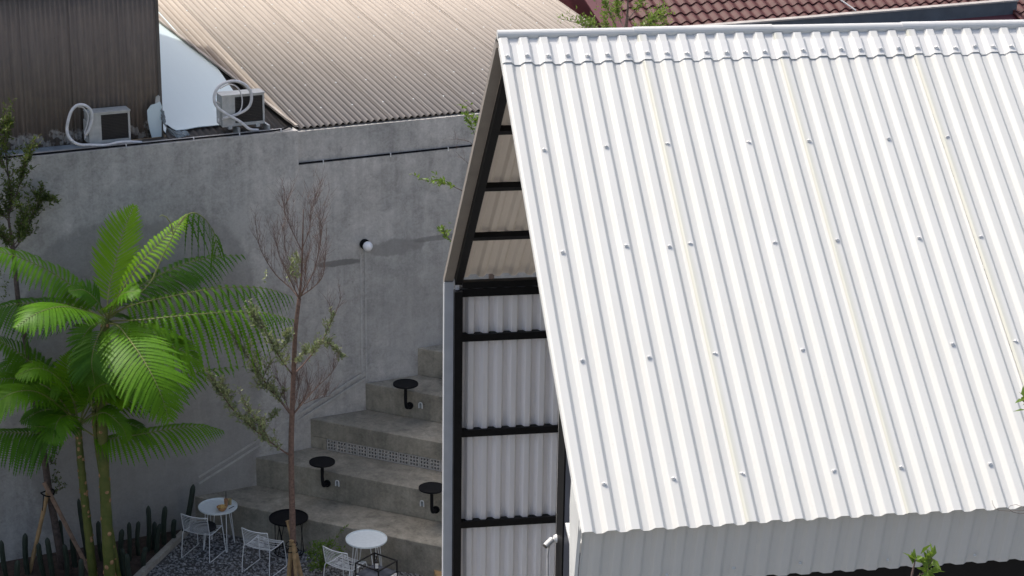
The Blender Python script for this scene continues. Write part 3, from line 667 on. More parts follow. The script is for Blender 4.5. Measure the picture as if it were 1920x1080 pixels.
# security camera on the front post
c0 = Vector((0.105, -3.05, 6.56)); t = thing('security_camera', 'small white bullet security camera on the black front post', 'camera', HOUSE @ c0, PSB)
MB().tube([(0.005, 0.0, 0), (-0.022, 0.0, 0)], [0.042, 0.030], 16).obj('mount', 'white_plastic', t, smooth=False)
MB().tube(spline([(-0.018, 0, 0), (-0.04, -0.01, -0.005), (-0.055, -0.02, -0.015)], 8), 0.014, 8).obj('arm', 'white_plastic', t)
d = Vector((-0.75, -0.45, -0.45)).normalized(); p = Vector((-0.055, -0.02, -0.012))
cb = MB().tube([p - d * 0.025, p + d * 0.07], 0.028, 16).obj('body', 'white_plastic', t)
MB().tube([p + d * 0.0705, p + d * 0.076], 0.025, 16).obj('lens', 'bottle_dark', cb)
MB().tube([p + d * 0.02 + Vector((0, 0, -0.03)), p + d * 0.03 + Vector((0.0, 0.01, -0.12)), p + Vector((0.0, 0.02, -0.9))], 0.010, 6).obj('cable', 'hose_white', t)


# ------------------------------------------------------------------ gravel
random.seed(11); vs = []; fs = []; b = MB()
lo, hi = Vector((-6.6, 25.6, 0)), Vector((1.0, 31.2, 0)); c1 = Vector((ck[0].x, ck[0].y, 0)); cnt = 0
while cnt < 15000:
    p = Vector((rnd(lo.x, hi.x), rnd(lo.y, hi.y), 0))
    if (p - KS).dot(kn) < 0.07 or (p - c1).dot(EN) < 0.02 or (WALLI @ p).y > -0.05: continue
    r = rnd(0.013, 0.030); a = rnd(0, 6.28); h = rnd(-0.012, 0.008); q = p + Vector((0, 0, h))
    M3 = Matrix.Rotation(a, 3, 'Z') @ Matrix.Rotation(rnd(-.7, .7), 3, 'X') @ Matrix.Rotation(rnd(-.5, .5), 3, 'Y')
    pts = [Vector((r * 1.3, 0, 0)), Vector((-r * 1.2, r * .2, 0)), Vector((0.1 * r, r * .8, 0)), Vector((0, -r * .85, 0)), Vector((0.1 * r, 0, r * .55)), Vector((0, 0, -r * .5))]
    b.add([q + M3 @ v for v in pts], [(0, 2, 4), (2, 1, 4), (1, 3, 4), (3, 0, 4), (2, 0, 5), (1, 2, 5), (3, 1, 5), (0, 3, 5)]); cnt += 1
tag(b.obj('gravel', 'gravel_grey'), 'loose dark grey slate gravel covering the courtyard floor', 'gravel', kind='stuff')
b = MB()
for i in range(900):                                             # clods and litter on the soil
    p = KS + (KE - KS) * rnd(0, .8) - kn * rnd(0.1, 3.6)
    if (WALLI @ p).y > -0.05: continue
    r = rnd(0.01, 0.03); mm = Matrix.Rotation(rnd(0, 6), 3, 'Z') @ Matrix.Rotation(rnd(-.5, .5), 3, 'X')
    b.add([p + Vector((0, 0, 0.014)) + mm @ v for v in [Vector((r * 1.4, 0, 0)), Vector((-r, 0, 0)), Vector((0, r, 0)), Vector((0, -r, 0)), Vector((0, 0, r * .5)), Vector((0, 0, -r * .3))]], [(0, 2, 4), (2, 1, 4), (1, 3, 4), (3, 0, 4), (2, 0, 5), (1, 2, 5), (3, 1, 5), (0, 3, 5)])
tag(b.obj('soil_clods', 'soil'), 'dark soil clods and litter in the planting bed', 'soil', kind='stuff')

# ------------------------------------------------------------------ wire chairs
def make_chair(pos, rz, label, cushion=False):
    t = thing('wire_chair', label, 'chair', pos, rz, 'white wire chairs')
    prof = [(-.26, .79), (-.235, .66), (-.215, .56), (-.19, .475), (-.13, .452), (0, .448), (.13, .455), (.205, .462)]
    line = spline([(x, 0, z) for x, z in prof], 30)
    for s in (-1, 1):
        y = s * .235
        MB().tube([(p.x, y, p.z) for p in line], .007, 8).obj('side_rail', 'white_steel', t, smooth=True)
        leg = [(-.195, y, .47), (-.215, y * 1.03, .44), (-.245, y * 1.06, .22), (-.262, y * 1.08, .012), (-.24, y * 1.08, .009), (.0, y * 1.08, .009), (.25, y * 1.08, .009), (.272, y * 1.08, .012), (.25, y * 1.05, .22), (.215, y * 1.0, .44), (.205, y, .462)]
        MB().tube(leg, .0072, 8).obj('leg', 'white_steel', t, smooth=False)
    def wire(p, bow, nm, r):
        pts = [(p.x + bow[0] * (1 - (k / 4 - 1) ** 2), .235 * (k / 4 - 1), p.z + bow[1] * (1 - (k / 4 - 1) ** 2)) for k in range(9)]
        MB().tube(pts, r, 5).obj(nm, 'white_steel', t, smooth=True)
    for i in range(13):
        f = i / 12; p = line[int(round(f * 12.0))]
        wire(p, (-.03 * (1 - f * .4), -.01), 'back_wire' if i else 'top_rail', .0036 if i else .009)
    for i in range(1, 13):
        p = line[12 + int(round(i * 18 / 12))]; wire(p, (0, -.022), 'seat_wire', .0036 if i < 12 else .007)
    if cushion:
        b = MB(); k = 8
        b.lathe([(.02, .455), (.19, .455), (.215, .47), (.21, .50), (.17, .512), (.02, .514)], (0.01, 0, 0), 22).obj('cushion', 'fabric_black', t, smooth=True)
    return t
def chair_from(pts, label, cushion=False, z=0.0):
    q = [onz(px, py, z) for px, py in pts]; c = sum(q, Vector()) / 4; d = (q[2] + q[3] - q[0] - q[1])
    return make_chair((c.x, c.y, 0), math.atan2(d.y, d.x), label, cushion)
chair_from([(336, 1047.5), (396, 1058), (368, 1020), (427.5, 1032.5)], 'white wire chair with black round cushion at the white table with food', True)
chair_from([(451, 1073), (505, 1090), (486.7, 1044), (541, 1065)], 'white wire chair without cushion left of the staked tree trunk')
p = onz(632, 1031, 0.78); rz = R_(57); make_chair((p.x - .02 + .24 * math.cos(rz), p.y + .24 * math.sin(rz), 0), rz, 'white wire chair beside the green shrub and black framed cart')

# ------------------------------------------------------------------ round tables
def table(px, py, rad, h, label, top, legm, kind):
    p = onz(px, py, h); t = thing('round_table', label, 'table', (p.x, p.y, 0), rnd(0, 1), 'round courtyard tables')
    MB().lathe([(rad - .02, h - .028), (rad, h - .02), (rad + .002, h + .006), (rad - .008, h + .008), (rad - .012, h - .010), (rad - .03, h - .012)], (0, 0, 0), 48).obj('table_top', top, t)
    if kind == 'hairpin':
        for k in range(4):
            a = k * math.pi / 2 + .5; d = Vector((math.cos(a), math.sin(a), 0)); s = Vector((-d.y, d.x, 0))
            MB().tube([d * (rad * .62) + s * .05 + Vector((0, 0, h - .03)), d * (rad * .88) + s * .008 + Vector((0, 0, .008)), d * (rad * .88) - s * .008 + Vector((0, 0, .008)), d * (rad * .62) - s * .05 + Vector((0, 0, h - .03))], .008, 6).obj('leg', legm, t)
    else:
        n = 14
        for k in range(n):
            a = 2 * math.pi * k / n; b2 = a + (0.55 if k % 2 else -0.55)
            MB().tube([(rad * .72 * math.cos(a), rad * .72 * math.sin(a), h - .03), (rad * .74 * math.cos(b2), rad * .74 * math.sin(b2), .012)], .0065, 5).obj('leg', legm, t)
        pts = [(rad * .74 * math.cos(2 * math.pi * k / 24), rad * .74 * math.sin(2 * math.pi * k / 24), .012) for k in range(25)]
        MB().tube(pts, .008, 6, cap=False).obj('base_ring', legm, t)
    return t, p
ta, pa = table(408.5, 949, .315, .72, 'round white table holding drinks and a food bowl', 'table_white', 'white_steel', 'hairpin')
tb, pb = table(541, 970, .315, .62, 'round black table behind the staked tree trunk', 'black_paint', 'black_steel', 'basket')
tc, pc = table(687, 1010, .325, .72, 'empty round white table below the lowest step', 'table_white', 'white_steel', 'hairpin')
# things on the first table
z = .709
def at_table(px, py): return onz(px, py, z)
p = at_table(416.5, 957); t = thing('food_bowl', 'brown wicker bowl of chips on the white table', 'bowl', p)
MB().lathe([(.045, 0), (.062, .02), (.085, .065), (.090, .065), (.083, .055), (.03, .045)], n=20).obj('bowl', 'wicker', t)
b = MB(); random.seed(5)
for i in range(26):
    a, r = rnd(0, 6.28), rnd(0, .06); q = Vector((r * math.cos(a), r * math.sin(a), .06 + rnd(-.008, .018)))
    b.box(q, (.05, .014, .010), mat=Matrix.Rotation(rnd(0, 3), 3, 'Z') @ Matrix.Rotation(rnd(-.5, .5), 3, 'Y'))
b.obj('chips', 'chips', t)
for (px, py, hh, mt, lab) in [(424, 949, .13, 'coffee', 'tall brown iced drink with black straw on the white table'), (431, 946, .10, 'juice', 'short amber drink glass behind the tall drink')]:
    p = at_table(px, py); t = thing('drink_glass', lab, 'drink', p, 0, 'drinks on the white table')
    gl = MB().lathe([(.026, 0), (.028, .003), (.034, hh), (.032, hh), (.026, hh - .012)], n=16).obj('glass', mt, t)
    if hh > .12: MB().tube([(0, 0, .03), (.004, -.002, .26)], .0055, 6).obj('straw', 'black_paint', gl)
p = at_table(434, 952); t = thing('pen', 'thin dark pen lying on the white table rim', 'pen', p, R_(55)); MB().tube([(-.06, 0, .006), (.06, 0, .006)], .006, 6).obj('barrel', 'navy_panel', t)
p = at_table(424, 946); 
# ------------------------------------------------------------------ black framed cart with a bottle
q = [onz(*c, .95) for c in [(703, 1037.5), (668, 1052.5), (744, 1051.7), (707.5, 1069)]]
c = sum(q, Vector()) / 4; d = (q[2] - q[0]); rz = math.atan2(d.y, d.x)
t = thing('framed_cart', 'black open framed cart with white side panels near the building', 'cart', (c.x, c.y, 0), rz)
s = .22; Hc = .95; deck = .765
for x in (-s, s):
    for y in (-s, s): MB().bbox(x - .009, x + .009, y - .009, y + .009, 0, Hc - .018).obj('post', 'black_steel', t)
for x in (-s, s): MB().bbox(x - .009, x + .009, -s - .009, s + .009, Hc - .018, Hc).obj('top_bar', 'black_steel', t)
for y in (-s, s): MB().bbox(-s + .009, s - .009, y - .009, y + .009, Hc - .018, Hc).obj('top_bar', 'black_steel', t)
MB().bbox(-s + .009, s - .009, -s + .009, s - .009, deck - .02, deck).obj('deck', 'navy_panel', t)
for x in (-s, s): MB().bbox(x - .006, x + .006, -s + .012, s - .012, .1, deck - .022).obj('side_panel', 'label_white', t)
for y in (-s, s): MB().bbox(-s + .012, s - .012, y - .006, y + .006, .1, deck - .022).obj('side_panel', 'label_white', t)
p = onz(706, 1068, deck); t = thing('bottle', 'dark bottle with white label inside the black framed cart', 'bottle', (p.x, p.y, deck), .3)
bo = MB().lathe([(.030, 0), (.034, .006), (.034, .13), (.028, .155), (.012, .175), (.012, .215), (.015, .216), (.015, .228)], n=18).obj('body', 'bottle_dark', t, smooth=True)
b = MB(); k = 8
vs = [(.0348 * math.cos(a), .0348 * math.sin(a), zz) for zz in (.035, .115) for a in [-2.4 + .22 * i for i in range(k)]]
b.add(vs, [(i, i + 1, k + i + 1, k + i) for i in range(k - 1)]).obj('label', 'label_white', bo)

# ------------------------------------------------------------------ foliage helpers
def leaf(mb, p, d, nrm, L, Wd_):
    d = d.normalized(); s = d.cross(nrm)
    if s.length < 1e-3: s = d.cross(Vector((.3, .5, .8)))
    s.normalize(); u = s.cross(d)
    mb.add([p, p + d * (L * .45) + s * (Wd_ / 2) + u * (L * .06), p + d * L - u * (L * .10), p + d * (L * .45) - s * (Wd_ / 2) + u * (L * .06)], [(0, 1, 2), (0, 2, 3)])
class Tree:
    def __init__(s, name, label, base, bark, leafm, group=None, near_wall=False):
        s.t = thing(name, label, 'tree', base, 0, group); s.o = Vector(base); s.tr = MB(); s.tw = MB(); s.lf = MB(); s.bark = bark; s.lm = leafm
        s.d0 = depth_of(s.o); s.yl = (WALLI @ s.o).y if near_wall else None
    def P(s, c):
        k = c[2] if len(c) > 2 else 0
        return (onpl(c[0], c[1], s.o + Vector((0, k, 0)), Vector((0, 1, 0))) if s.yl is None else off_wall(c[0], c[1], s.yl + k)) - s.o
    def branch(s, cs, r0, r1, n=14, seg=7, mb=None):
        pts = spline([c if isinstance(c, Vector) else s.P(c) for c in cs], n)
        (mb or s.tr).tube(pts, [r0 + (r1 - r0) * i / n for i in range(n + 1)], seg); return pts
    def twigs(s, pts, k, L, t0=0.2, r=.005, up=.8, leaves=0, ls=.045, sub=3, spread=.8):
        for i in range(k):
            j = int(len(pts) * rnd(t0, .97)); j = min(max(j, 1), len(pts) - 1); tan = (pts[j] - pts[j - 1]).normalized()
            d = (tan * .8 + rvec() * spread + Vector((0, 0, up))).normalized(); l = L * rnd(.5, 1.2)
            q = [pts[j]]; 
            for m_ in range(4): d = (d + rvec() * .22 + Vector((0, 0, .12 * up))).normalized(); q.append(q[-1] + d * l / 4)
            s.tw.tube(q, [r, r * .85, r * .7, r * .5, r * .3], 4, cap=False)
            for m_ in range(sub):
                a = q[random.randint(1, 4)]; d2 = (d + rvec() * .8 + Vector((0, 0, .3 * up))).normalized(); e = a + d2 * l * rnd(.25, .55)
                s.tw.tube([a, (a + e) / 2 + rvec() * .012, e], [r * .6, r * .45, r * .25], 3, cap=False)
                s.foliage([a, (a + e) / 2, e], leaves // 3, ls, .02)
            s.foliage(q, leaves, ls, .025)
    def foliage(s, pts, k, ls, spread, t0=0.0):
        for i in range(k):
            j = int((len(pts) - 1) * (t0 + (1 - t0) * random.random())); j = min(j, len(pts) - 2); f = random.random()
            p = pts[j] * (1 - f) + pts[j + 1] * f + rvec() * spread * rnd(0, 1)
            d = (rvec() + (pts[j + 1] - pts[j]).normalized() * .6 + Vector((0, 0, .25))).normalized()
            leaf(s.lf, p, d, (rvec() * .8 + Vector((0, 0, .9))), ls * rnd(.65, 1.25), ls * .45)
    def done(s):
        s.tr.obj('trunk', s.bark, s.t, smooth=True)
        if s.tw.v: tag(s.tw.obj('twigs', 'twig', s.t), kind='stuff')
        if s.lf.v: s.lf.obj('crown', s.lm, s.t)

# ------------------------------------------------------------------ staked tree in the middle
random.seed(21)
T = Tree('staked_tree', 'slender reddish trunked tree with sparse leaves and bare twigs, centre courtyard', onz(553, 1102), 'bark_red', 'tree_leaf')
tk = T.branch([Vector((0, 0, -.03)), (549, 1000), (546, 860), (547.5, 780), (551, 690), (554, 620), (561, 560)], .052, .030, 26, 10)
T.branch([(561, 561), (565, 520), (567, 470), (568, 430), (569, 392, .05)], .022, .006)
def leafy(cs, r, k, ls=.066, sp=.07, tw=10, L=.22, t0=.15, tl=8, up=.5):
    p = T.branch(cs, r, .004); T.foliage(p, int(k * 1.35), ls, sp, t0); T.twigs(p, tw, L, t0, .0045, up, tl, ls); return p
leafy([(545, 855), (520, 838, -.1), (495, 820, -.2), (465, 795, -.25), (438, 770, -.3), (415, 738, -.3), (393, 703, -.3)], .014, 150, tw=30, L=.24, tl=9)
leafy([(505, 826, -.15), (490, 800, -.3), (470, 775, -.35), (455, 745, -.4)], .008, 60, tw=14, L=.22)
leafy([(448, 780, -.2), (425, 745, -.1), (412, 722, 0)], .007, 40, tw=14, L=.2)
leafy([(490, 815, .1), (500, 790, .2), (515, 778, .25)], .005, 26, tw=5, L=.12)
leafy([(546, 778), (525, 750, .2), (505, 728, .3), (480, 690, .4), (455, 655, .45), (440, 628, .45)], .018, 110, tw=26, L=.3, tl=9)
leafy([(512, 735, .3), (490, 720, .2), (478, 690, .1), (470, 655, .05)], .008, 60, tw=14, L=.22)
leafy([(548, 702), (530, 678, -.25), (515, 655, -.35), (500, 625, -.4), (478, 600, -.45)], .012, 120, tw=24, L=.26, tl=10)
leafy([(520, 665, -.3), (535, 645, -.3), (540, 625, -.3)], .006, 50, tw=8, L=.15)
p = T.branch([(549, 704), (570, 682, .2), (590, 658, .3), (607, 635, .4), (618, 610, .45), (622, 600, .45)], .013, .006); T.foliage(p, 70, .055, .05, .25); T.twigs(p, 12, .2, .3, .004, .5, 8, .055)
q = T.branch([(622, 602, .45), (619, 575, .45), (608, 555, .45)], .006, .002); T.twigs(q, 8, .2, .2, .003, .8, 0)
q = T.branch([(622, 602, .45), (632, 580, .5), (638, 560, .5), (636, 540, .5)], .006, .002); T.twigs(q, 10, .2, .2, .003, .8, 0)
leafy([(600, 645, .35), (615, 645, .4), (630, 655, .45), (638, 672, .45)], .006, 70, tw=8, L=.12)
leafy([(552, 690), (565, 665, -.2), (585, 660, -.3), (600, 640, -.3)], .006, 70, tw=8, L=.13)
for cs, r in [([(551, 775), (562, 760, -.1), (575, 735, -.2), (578, 720, -.2)], .012), ([(551, 776), (567, 757, .1), (590, 730, .2), (618, 703, .25), (628, 685, .25)], .011),
              ([(546, 776), (536, 755, .2), (530, 730, .3), (515, 705, .3)], .009), ([(570, 757, .1), (592, 748, .2), (620, 742, .2)], .006), ([(549, 772), (556, 745, .3), (560, 720, .4), (555, 700, .4)], .008)]:
    p = T.branch(cs, r, .003); T.twigs(p, 26, .34, .2, .0036, 1.0, 0)
for cs, r in [([(561, 560), (545, 540, .2), (520, 518, .3), (500, 490, .35), (487, 462, .4), (480, 430, .4)], .011), ([(561, 560), (549, 535, -.1), (535, 505, -.2), (522, 475, -.2), (519, 445, -.2)], .009),
              ([(563, 556), (556, 530, .2), (545, 500, .3), (535, 470, .35), (533, 440, .35)], .008), ([(563, 556), (578, 530, .1), (590, 505, .2), (598, 470, .2), (601, 455, .2), (603, 420, .2), (588, 396, .2)], .010),
              ([(563, 556), (586, 540, -.2), (603, 522, -.3), (608, 500, -.3), (606, 475, -.3)], .009), ([(566, 470), (551, 440, .1), (540, 415, .15), (533, 395, .15), (536, 380, .15)], .008),
              ([(567, 466), (580, 430, -.1), (583, 395, -.1), (594, 380, -.1)], .007), ([(562, 556), (571, 535, -.3), (572, 505, -.35), (575, 480, -.35)], .008)]:
    p = T.branch(cs, r, .003); T.twigs(p, 22, .42, .15, .0036, 1.1, 0, sub=5, spread=.6)
for c in [(548, 505, -.1), (558, 520, -.2), (560, 500, 0), (545, 518, .1), (555, 490, .1)]:
    p = T.P(c); T.foliage([p, p + Vector((.0, 0, .12))], 22, .075, .09)
for c in [(497, 520, .2), (493, 530, .2)]: p = T.P(c); T.foliage([p, p + Vector((.02, 0, .09))], 9, .06, .04)
T.done()
def stake(name, label, a, b2, r, mat, group, nodes=True):
    a, b2 = Vector(a), Vector(b2); t = thing(name, label, 'stake', a, 0, group); d = b2 - a; n = 16
    MB().tube([d * (i / n) for i in range(n + 1)], [r * (1.16 if nodes and i % 4 == 0 else 1.0) for i in range(n + 1)], 9).obj('pole', mat, t, smooth=False)
G_ = 'stakes round the slender tree'
def bp(c, o): return onpl(c[0], c[1], T.o + Vector((0, o, 0)), Vector((0, 1, 0)))
stake('bamboo_stake', 'bamboo stake leaning from the right, crossing the red trunk highest', onz(572, 1112), bp((540, 976), .06), .034, 'bamboo', G_)
stake('bamboo_stake', 'bamboo stake leaning left of the red trunk', onz(539, 1108), bp((547, 1013), -.08), .034, 'bamboo', G_)
stake('bamboo_stake', 'short bamboo stake between the two others at the red trunk', onz(558, 1118), bp((550, 1020), -.16), .028, 'bamboo', G_)
o = onz(553, 1102); b = MB()
for cpx in ((549, 1032), (547, 1020)):
    c = bp(cpx, -.05); b.tube([c + Vector((.085 * math.cos(a), .095 * math.sin(a), .006 * math.sin(3 * a))) for a in [i * .35 for i in range(19)]], .008, 5)
tag(b.obj('tie_wire', 'black_paint'), 'black tie binding the bamboo stakes to the red trunk', 'tie')

# ------------------------------------------------------------------ tree at the left edge with timber props
random.seed(33)
T = Tree('propped_tree', 'thin dark leaved tree at the far left, propped by timber poles', onz(118, 1066), 'bark_dark', 'dark_leaf', near_wall=True)
T.branch([Vector((0, 0, -.03)), (104, 985), (92, 920), (82, 850), (72, 790), (64, 735), (48, 640, .05), (35, 570, .1), (28, 500, .15), (22, 445, .15)], .062, .032, 24, 9)
def lf2(cs, r, k, tw, L=.3, ls=.06, mat=None):
    p = T.branch(cs, r, .004); T.foliage(p, k, ls, .07, .2); T.twigs(p, tw, L, .2, .0045, .5, 12, ls)
lf2([(22, 446, .15), (16, 410, .15), (20, 380, .2), (18, 350, .2), (12, 300, .2), (9, 260, .15), (6, 222, .1)], .022, 150, 34)
lf2([(24, 470, .15), (40, 450, .3), (55, 420, .4), (70, 390, .45), (72, 370, .45)], .014, 110, 28, .26)
lf2([(18, 400, .15), (32, 360, 0), (45, 320, -.1), (56, 290, -.1)], .010, 100, 22, .26)
lf2([(20, 420, .15), (0, 395, .2), (-20, 370, .2)], .010, 70, 18)
lf2([(26, 460, .1), (40, 440, -.2), (45, 415, -.3), (38, 385, -.3)], .008, 90, 20, .2)
lf2([(24, 470, .1), (5, 445, -.2), (-15, 430, -.3)], .010, 80, 18)
lf2([(70, 385, .45), (82, 375, .45), (96, 378, .45)], .005, 34, 8, .12)
lf2([(15, 330, .2), (0, 290, .2), (-12, 250, .2)], .008, 60, 12)
lf2([(10, 280, .2), (16, 250, .1), (18, 230, .1)], .007, 45, 9, .15)
for c in [(5, 540, -.3), (-2, 520, -.4), (8, 560, -.3)]: p = T.P(c); T.foliage([p, p + Vector((.05, 0, .1))], 16, .05, .08)
for c in [(96, 870), (98, 905), (100, 925)]: p = T.P(c); T.twigs([p - Vector((.05, 0, .02)), p, p + Vector((.1, 0, .05))], 4, .16, 0, .004, .3, 7, .05)
T.done()
G_ = 'timber props of the left tree'
dd = T.yl
stake('timber_prop', 'pale timber prop leaning left at the far left tree', onz(55, 1075), off_wall(90, 921, dd - .08), .032, 'bamboo', G_)
stake('timber_prop', 'brown timber prop leaning right behind the fern trunks', onz(170, 1075), off_wall(83, 905, dd - .16), .034, 'timber', G_, False)
b = MB(); c = off_wall(89, 924, dd - .1); b.tube([c + Vector((.10 * math.cos(a), .12 * math.sin(a), .02 * math.sin(2 * a))) for a in [i * .35 for i in range(19)]], .012, 5)
b.tube([c + Vector((-.04, -.1, 0)), c + Vector((-.05, -.11, -.12)), c + Vector((-.07, -.1, -.26))], .008, 4)
tag(b.obj('tie_strap', 'black_paint'), 'black strap tying the timber props to the left tree', 'tie')

# ------------------------------------------------------------------ tree ferns
def frond(parent, o, d0, cs, plen, mat='fern_leaf', npair=26, droop=.35, pw=.055, t0=.14, fold=.25, seedv=0, fwd=.35, r=.014):
    random.seed(seedv * 131 + 7)
    n = 48; pts = [p - o for p in spline([off_wall(c[0], c[1], d0 + c[2]) for c in cs], n)]
    b = MB(); b.tube(pts, [r * (1 - .85 * i / n) for i in range(n + 1)], 6)
    L = MB(); up = Vector((0, -.35, .9)).normalized()
    for i in range(npair):
        f = t0 + (1 - t0) * (i + .5) / npair; x = f * n; j = min(int(x), n - 1); p = pts[j].lerp(pts[j + 1], x - j)
        tan = (pts[min(j + 2, n)] - pts[max(j - 1, 0)]).normalized()
        sd = tan.cross(up)
        if sd.length < .12: sd = tan.cross(Vector((.2, -1, .1)))
        sd.normalize(); nr = sd.cross(tan).normalized()
        if nr.z < 0: nr = -nr
        g = (f - t0) / (1 - t0); env = min(1, .45 + g * 2.2) * min(1.0, (1 - g) * 2.1 + .10)
        for s in (-1, 1):
            l = plen * env * rnd(.9, 1.08); ang = fwd + .35 * g + rnd(-.06, .06)
            d = (sd * s * math.cos(ang) + tan * math.sin(ang) + nr * fold * rnd(.7, 1.2)).normalized()
            k = max(6, int(l / .021)); q = []
            for m_ in range(k + 1):
                u = m_ / k; q.append(p + d * (l * u) + Vector((0, 0, -1)) * (droop * l * u * u) + tan * (.10 * l * u * u))
            for m_ in range(k):
                u = (m_ + .5) / k; a = q[m_]; e = (q[m_ + 1] - q[m_]); el = e.length; e.normalize()
                sl = e.cross(nr); 
                if sl.length < .05: sl = e.cross(Vector((1, 0, 0)))
                sl.normalize(); wv = pw * min(1, .55 + u * 1.5) * min(1, (1 - u) * 2.2 + .15) * (.55 + .45 * env)
                hb = wv * .38
                L.add([a - sl * hb, a + sl * hb, q[m_ + 1] + sl * hb * .95, q[m_ + 1] - sl * hb * .95], [(0, 1, 2, 3)])
                for s2 in (-1, 1):
                    tip = a + sl * (s2 * wv * rnd(.85, 1.1)) + e * (wv * .45) - nr * (wv * .16)
                    L.add([a - e * el * .06, a + e * el * .88, tip], [(0, 1, 2)])
    fo = b.obj('frond', 'rachis', parent); L.obj('leaflets', mat, fo)
    return fo
def fern(name, label, basepx, trunk, r0, r1, fronds, sd, shoots=()):
    base = onz(*basepx); d0 = (WALLI @ base).y; t = thing(name, label, 'tree fern', base, 0, 'tree ferns in the planting bed')
    pts = [p - base for p in spline([base + Vector((0, 0, -.03))] + [off_wall(c[0], c[1], d0 + (c[2] if len(c) > 2 else 0)) for c in trunk], 40)]
    random.seed(sd)
    MB().tube(pts, [(r0 + (r1 - r0) * i / 40) * (1 + .05 * math.sin(i * 1.9)) for i in range(41)], 14).obj('trunk', 'fern_trunk', t, smooth=True)
    b = MB()
    for i in range(int(60 * r0 / .085)):
        u = rnd(.02, .96); x = u * 40; j = int(x); p = pts[j].lerp(pts[j + 1], x - j); rr = r0 + (r1 - r0) * u; a = rnd(0, 6.28)
        o = Vector((math.cos(a), math.sin(a), 0)); s = Vector((-o.y, o.x, 0)); z_ = Vector((0, 0, 1)); w_, h_ = .032 * rr / .08, .036 * rr / .08
        c = p + o * (rr * 1.0); ring = [c + s * (w_ * math.cos(q)) + z_ * (h_ * math.sin(q)) - o * .004 for q in [k * math.pi / 4 for k in range(8)]]; top = c + o * .012 - z_ * .012
        b.add(ring + [top], [(k, (k + 1) % 8, 8) for k in range(8)])
    tag(b.obj('leaf_scars', 'fern_scar', t), kind='stuff')
    for k, sh in enumerate(shoots):
        MB().tube([off_wall(c[0], c[1], d0 + c[2]) - base for c in sh], [.012 - .007 * i / (len(sh) - 1) for i in range(len(sh))], 6).obj('young_shoot', 'rachis', t)
    for i, (cs, pl, kw) in enumerate(fronds): frond(t, base, d0, cs, pl, seedv=sd * 40 + i, **kw)
    return t
D = 'fern_leaf_dark'; LM = 'fern_leaf_lime'
fern('tree_fern', 'tallest tree fern with thick green trunk, its crown highest', (207, 1100), [(199, 960), (193, 830), (190, 720), (193, 640), (199, 600)], .092, .062, [
    ([(199, 598, 0), (205, 540, .25), (217, 490, .42), (233, 430, .62), (252, 386, .78)], .46, dict(mat=LM, droop=.05, fwd=.45, npair=28, pw=.05)),
    ([(202, 592, 0), (222, 555, -.15), (255, 505, -.3), (295, 460, -.3), (330, 425, -.25), (350, 402, -.2)], .30, dict(mat=LM, droop=.5, npair=32, pw=.038, t0=.08, fwd=.2)),
    ([(335, 420, -.25), (350, 403, -.2), (368, 400, -.1), (388, 415, 0), (402, 440, .05), (408, 468, .05)], .42, dict(mat=D, droop=2.2, npair=11, pw=.035, t0=.1, fold=0)),
    ([(205, 588, 0), (245, 550, .3), (310, 510, .55), (380, 485, .7), (458, 478, .75)], .46, dict(mat=D, droop=.9, npair=25)),
    ([(207, 592, 0), (250, 572, -.1), (320, 556, -.2), (410, 540, -.2), (490, 540, -.1), (549, 556, 0)], .52, dict(droop=1.5, npair=27, fold=.15, pw=.05, fwd=.2)),
    ([(206, 602, 0), (260, 600, -.5), (340, 592, -.8), (430, 585, -.9), (500, 588, -.9), (553, 600, -.8)], .48, dict(droop=1.6, npair=26, fold=.1, pw=.05, fwd=.2)),
    ([(202, 606, 0), (222, 612, -.5), (245, 640, -1.1), (275, 685, -1.6), (300, 735, -1.9), (318, 790, -2.0)], .62, dict(droop=.25, npair=32, pw=.06, fold=.05)),
    ([(206, 604, 0), (245, 615, -.4), (300, 640, -.8), (345, 660, -.9), (378, 680, -.9)], .50, dict(droop=.5, npair=28)),
    ([(196, 600, 0), (165, 585, -.5), (120, 575, -.9), (75, 585, -1.1), (30, 613, -1.2)], .50, dict(droop=.4, npair=30, fold=.1)),
    ([(196, 595, 0), (165, 562, .1), (120, 525, .2), (60, 492, .2), (0, 472, .15), (-40, 470, .1)], .48, dict(droop=.6, npair=32)),
    ([(196, 598, 0), (150, 575, .4), (90, 568, .7), (20, 572, .9), (-40, 590, .9)], .48, dict(mat=D, droop=.9, npair=30)),
    ([(204, 595, 0), (240, 560, .5), (290, 530, .9), (340, 515, 1.1), (380, 520, 1.1)], .42, dict(mat=D, droop=.6, npair=24)),
    ([(198, 606, 0), (180, 640, -.35), (172, 680, -.5), (178, 720, -.5)], .40, dict(mat=D, droop=.3, npair=22)),
    ([(197, 602, 0), (172, 612, .1), (155, 640, .1), (162, 690, .1)], .30, dict(droop=.1, npair=18)),
    ([(203, 598, 0), (222, 590, .2), (240, 600, .3), (262, 630, .3)], .36, dict(mat=D, droop=.5, npair=20)),
    ([(200, 594, 0), (186, 570, -.1), (160, 545, -.1), (130, 545, -.1)], .30, dict(mat=D, droop=.3, npair=18)),
    ([(202, 596, 0), (212, 570, -.35), (232, 550, -.6), (262, 545, -.7)], .34, dict(mat='fern_leaf', droop=.4, npair=20)),
], 1, [[(205, 592, 0), (245, 570, -.5), (284, 527, -.6)], [(284, 527, -.6), (305, 480, -.6), (330, 430, -.6), (352, 402, -.6)], [(325, 440, -.6), (320, 418, -.6), (312, 407, -.6), (303, 403, -.6), (299, 407, -.6)]])
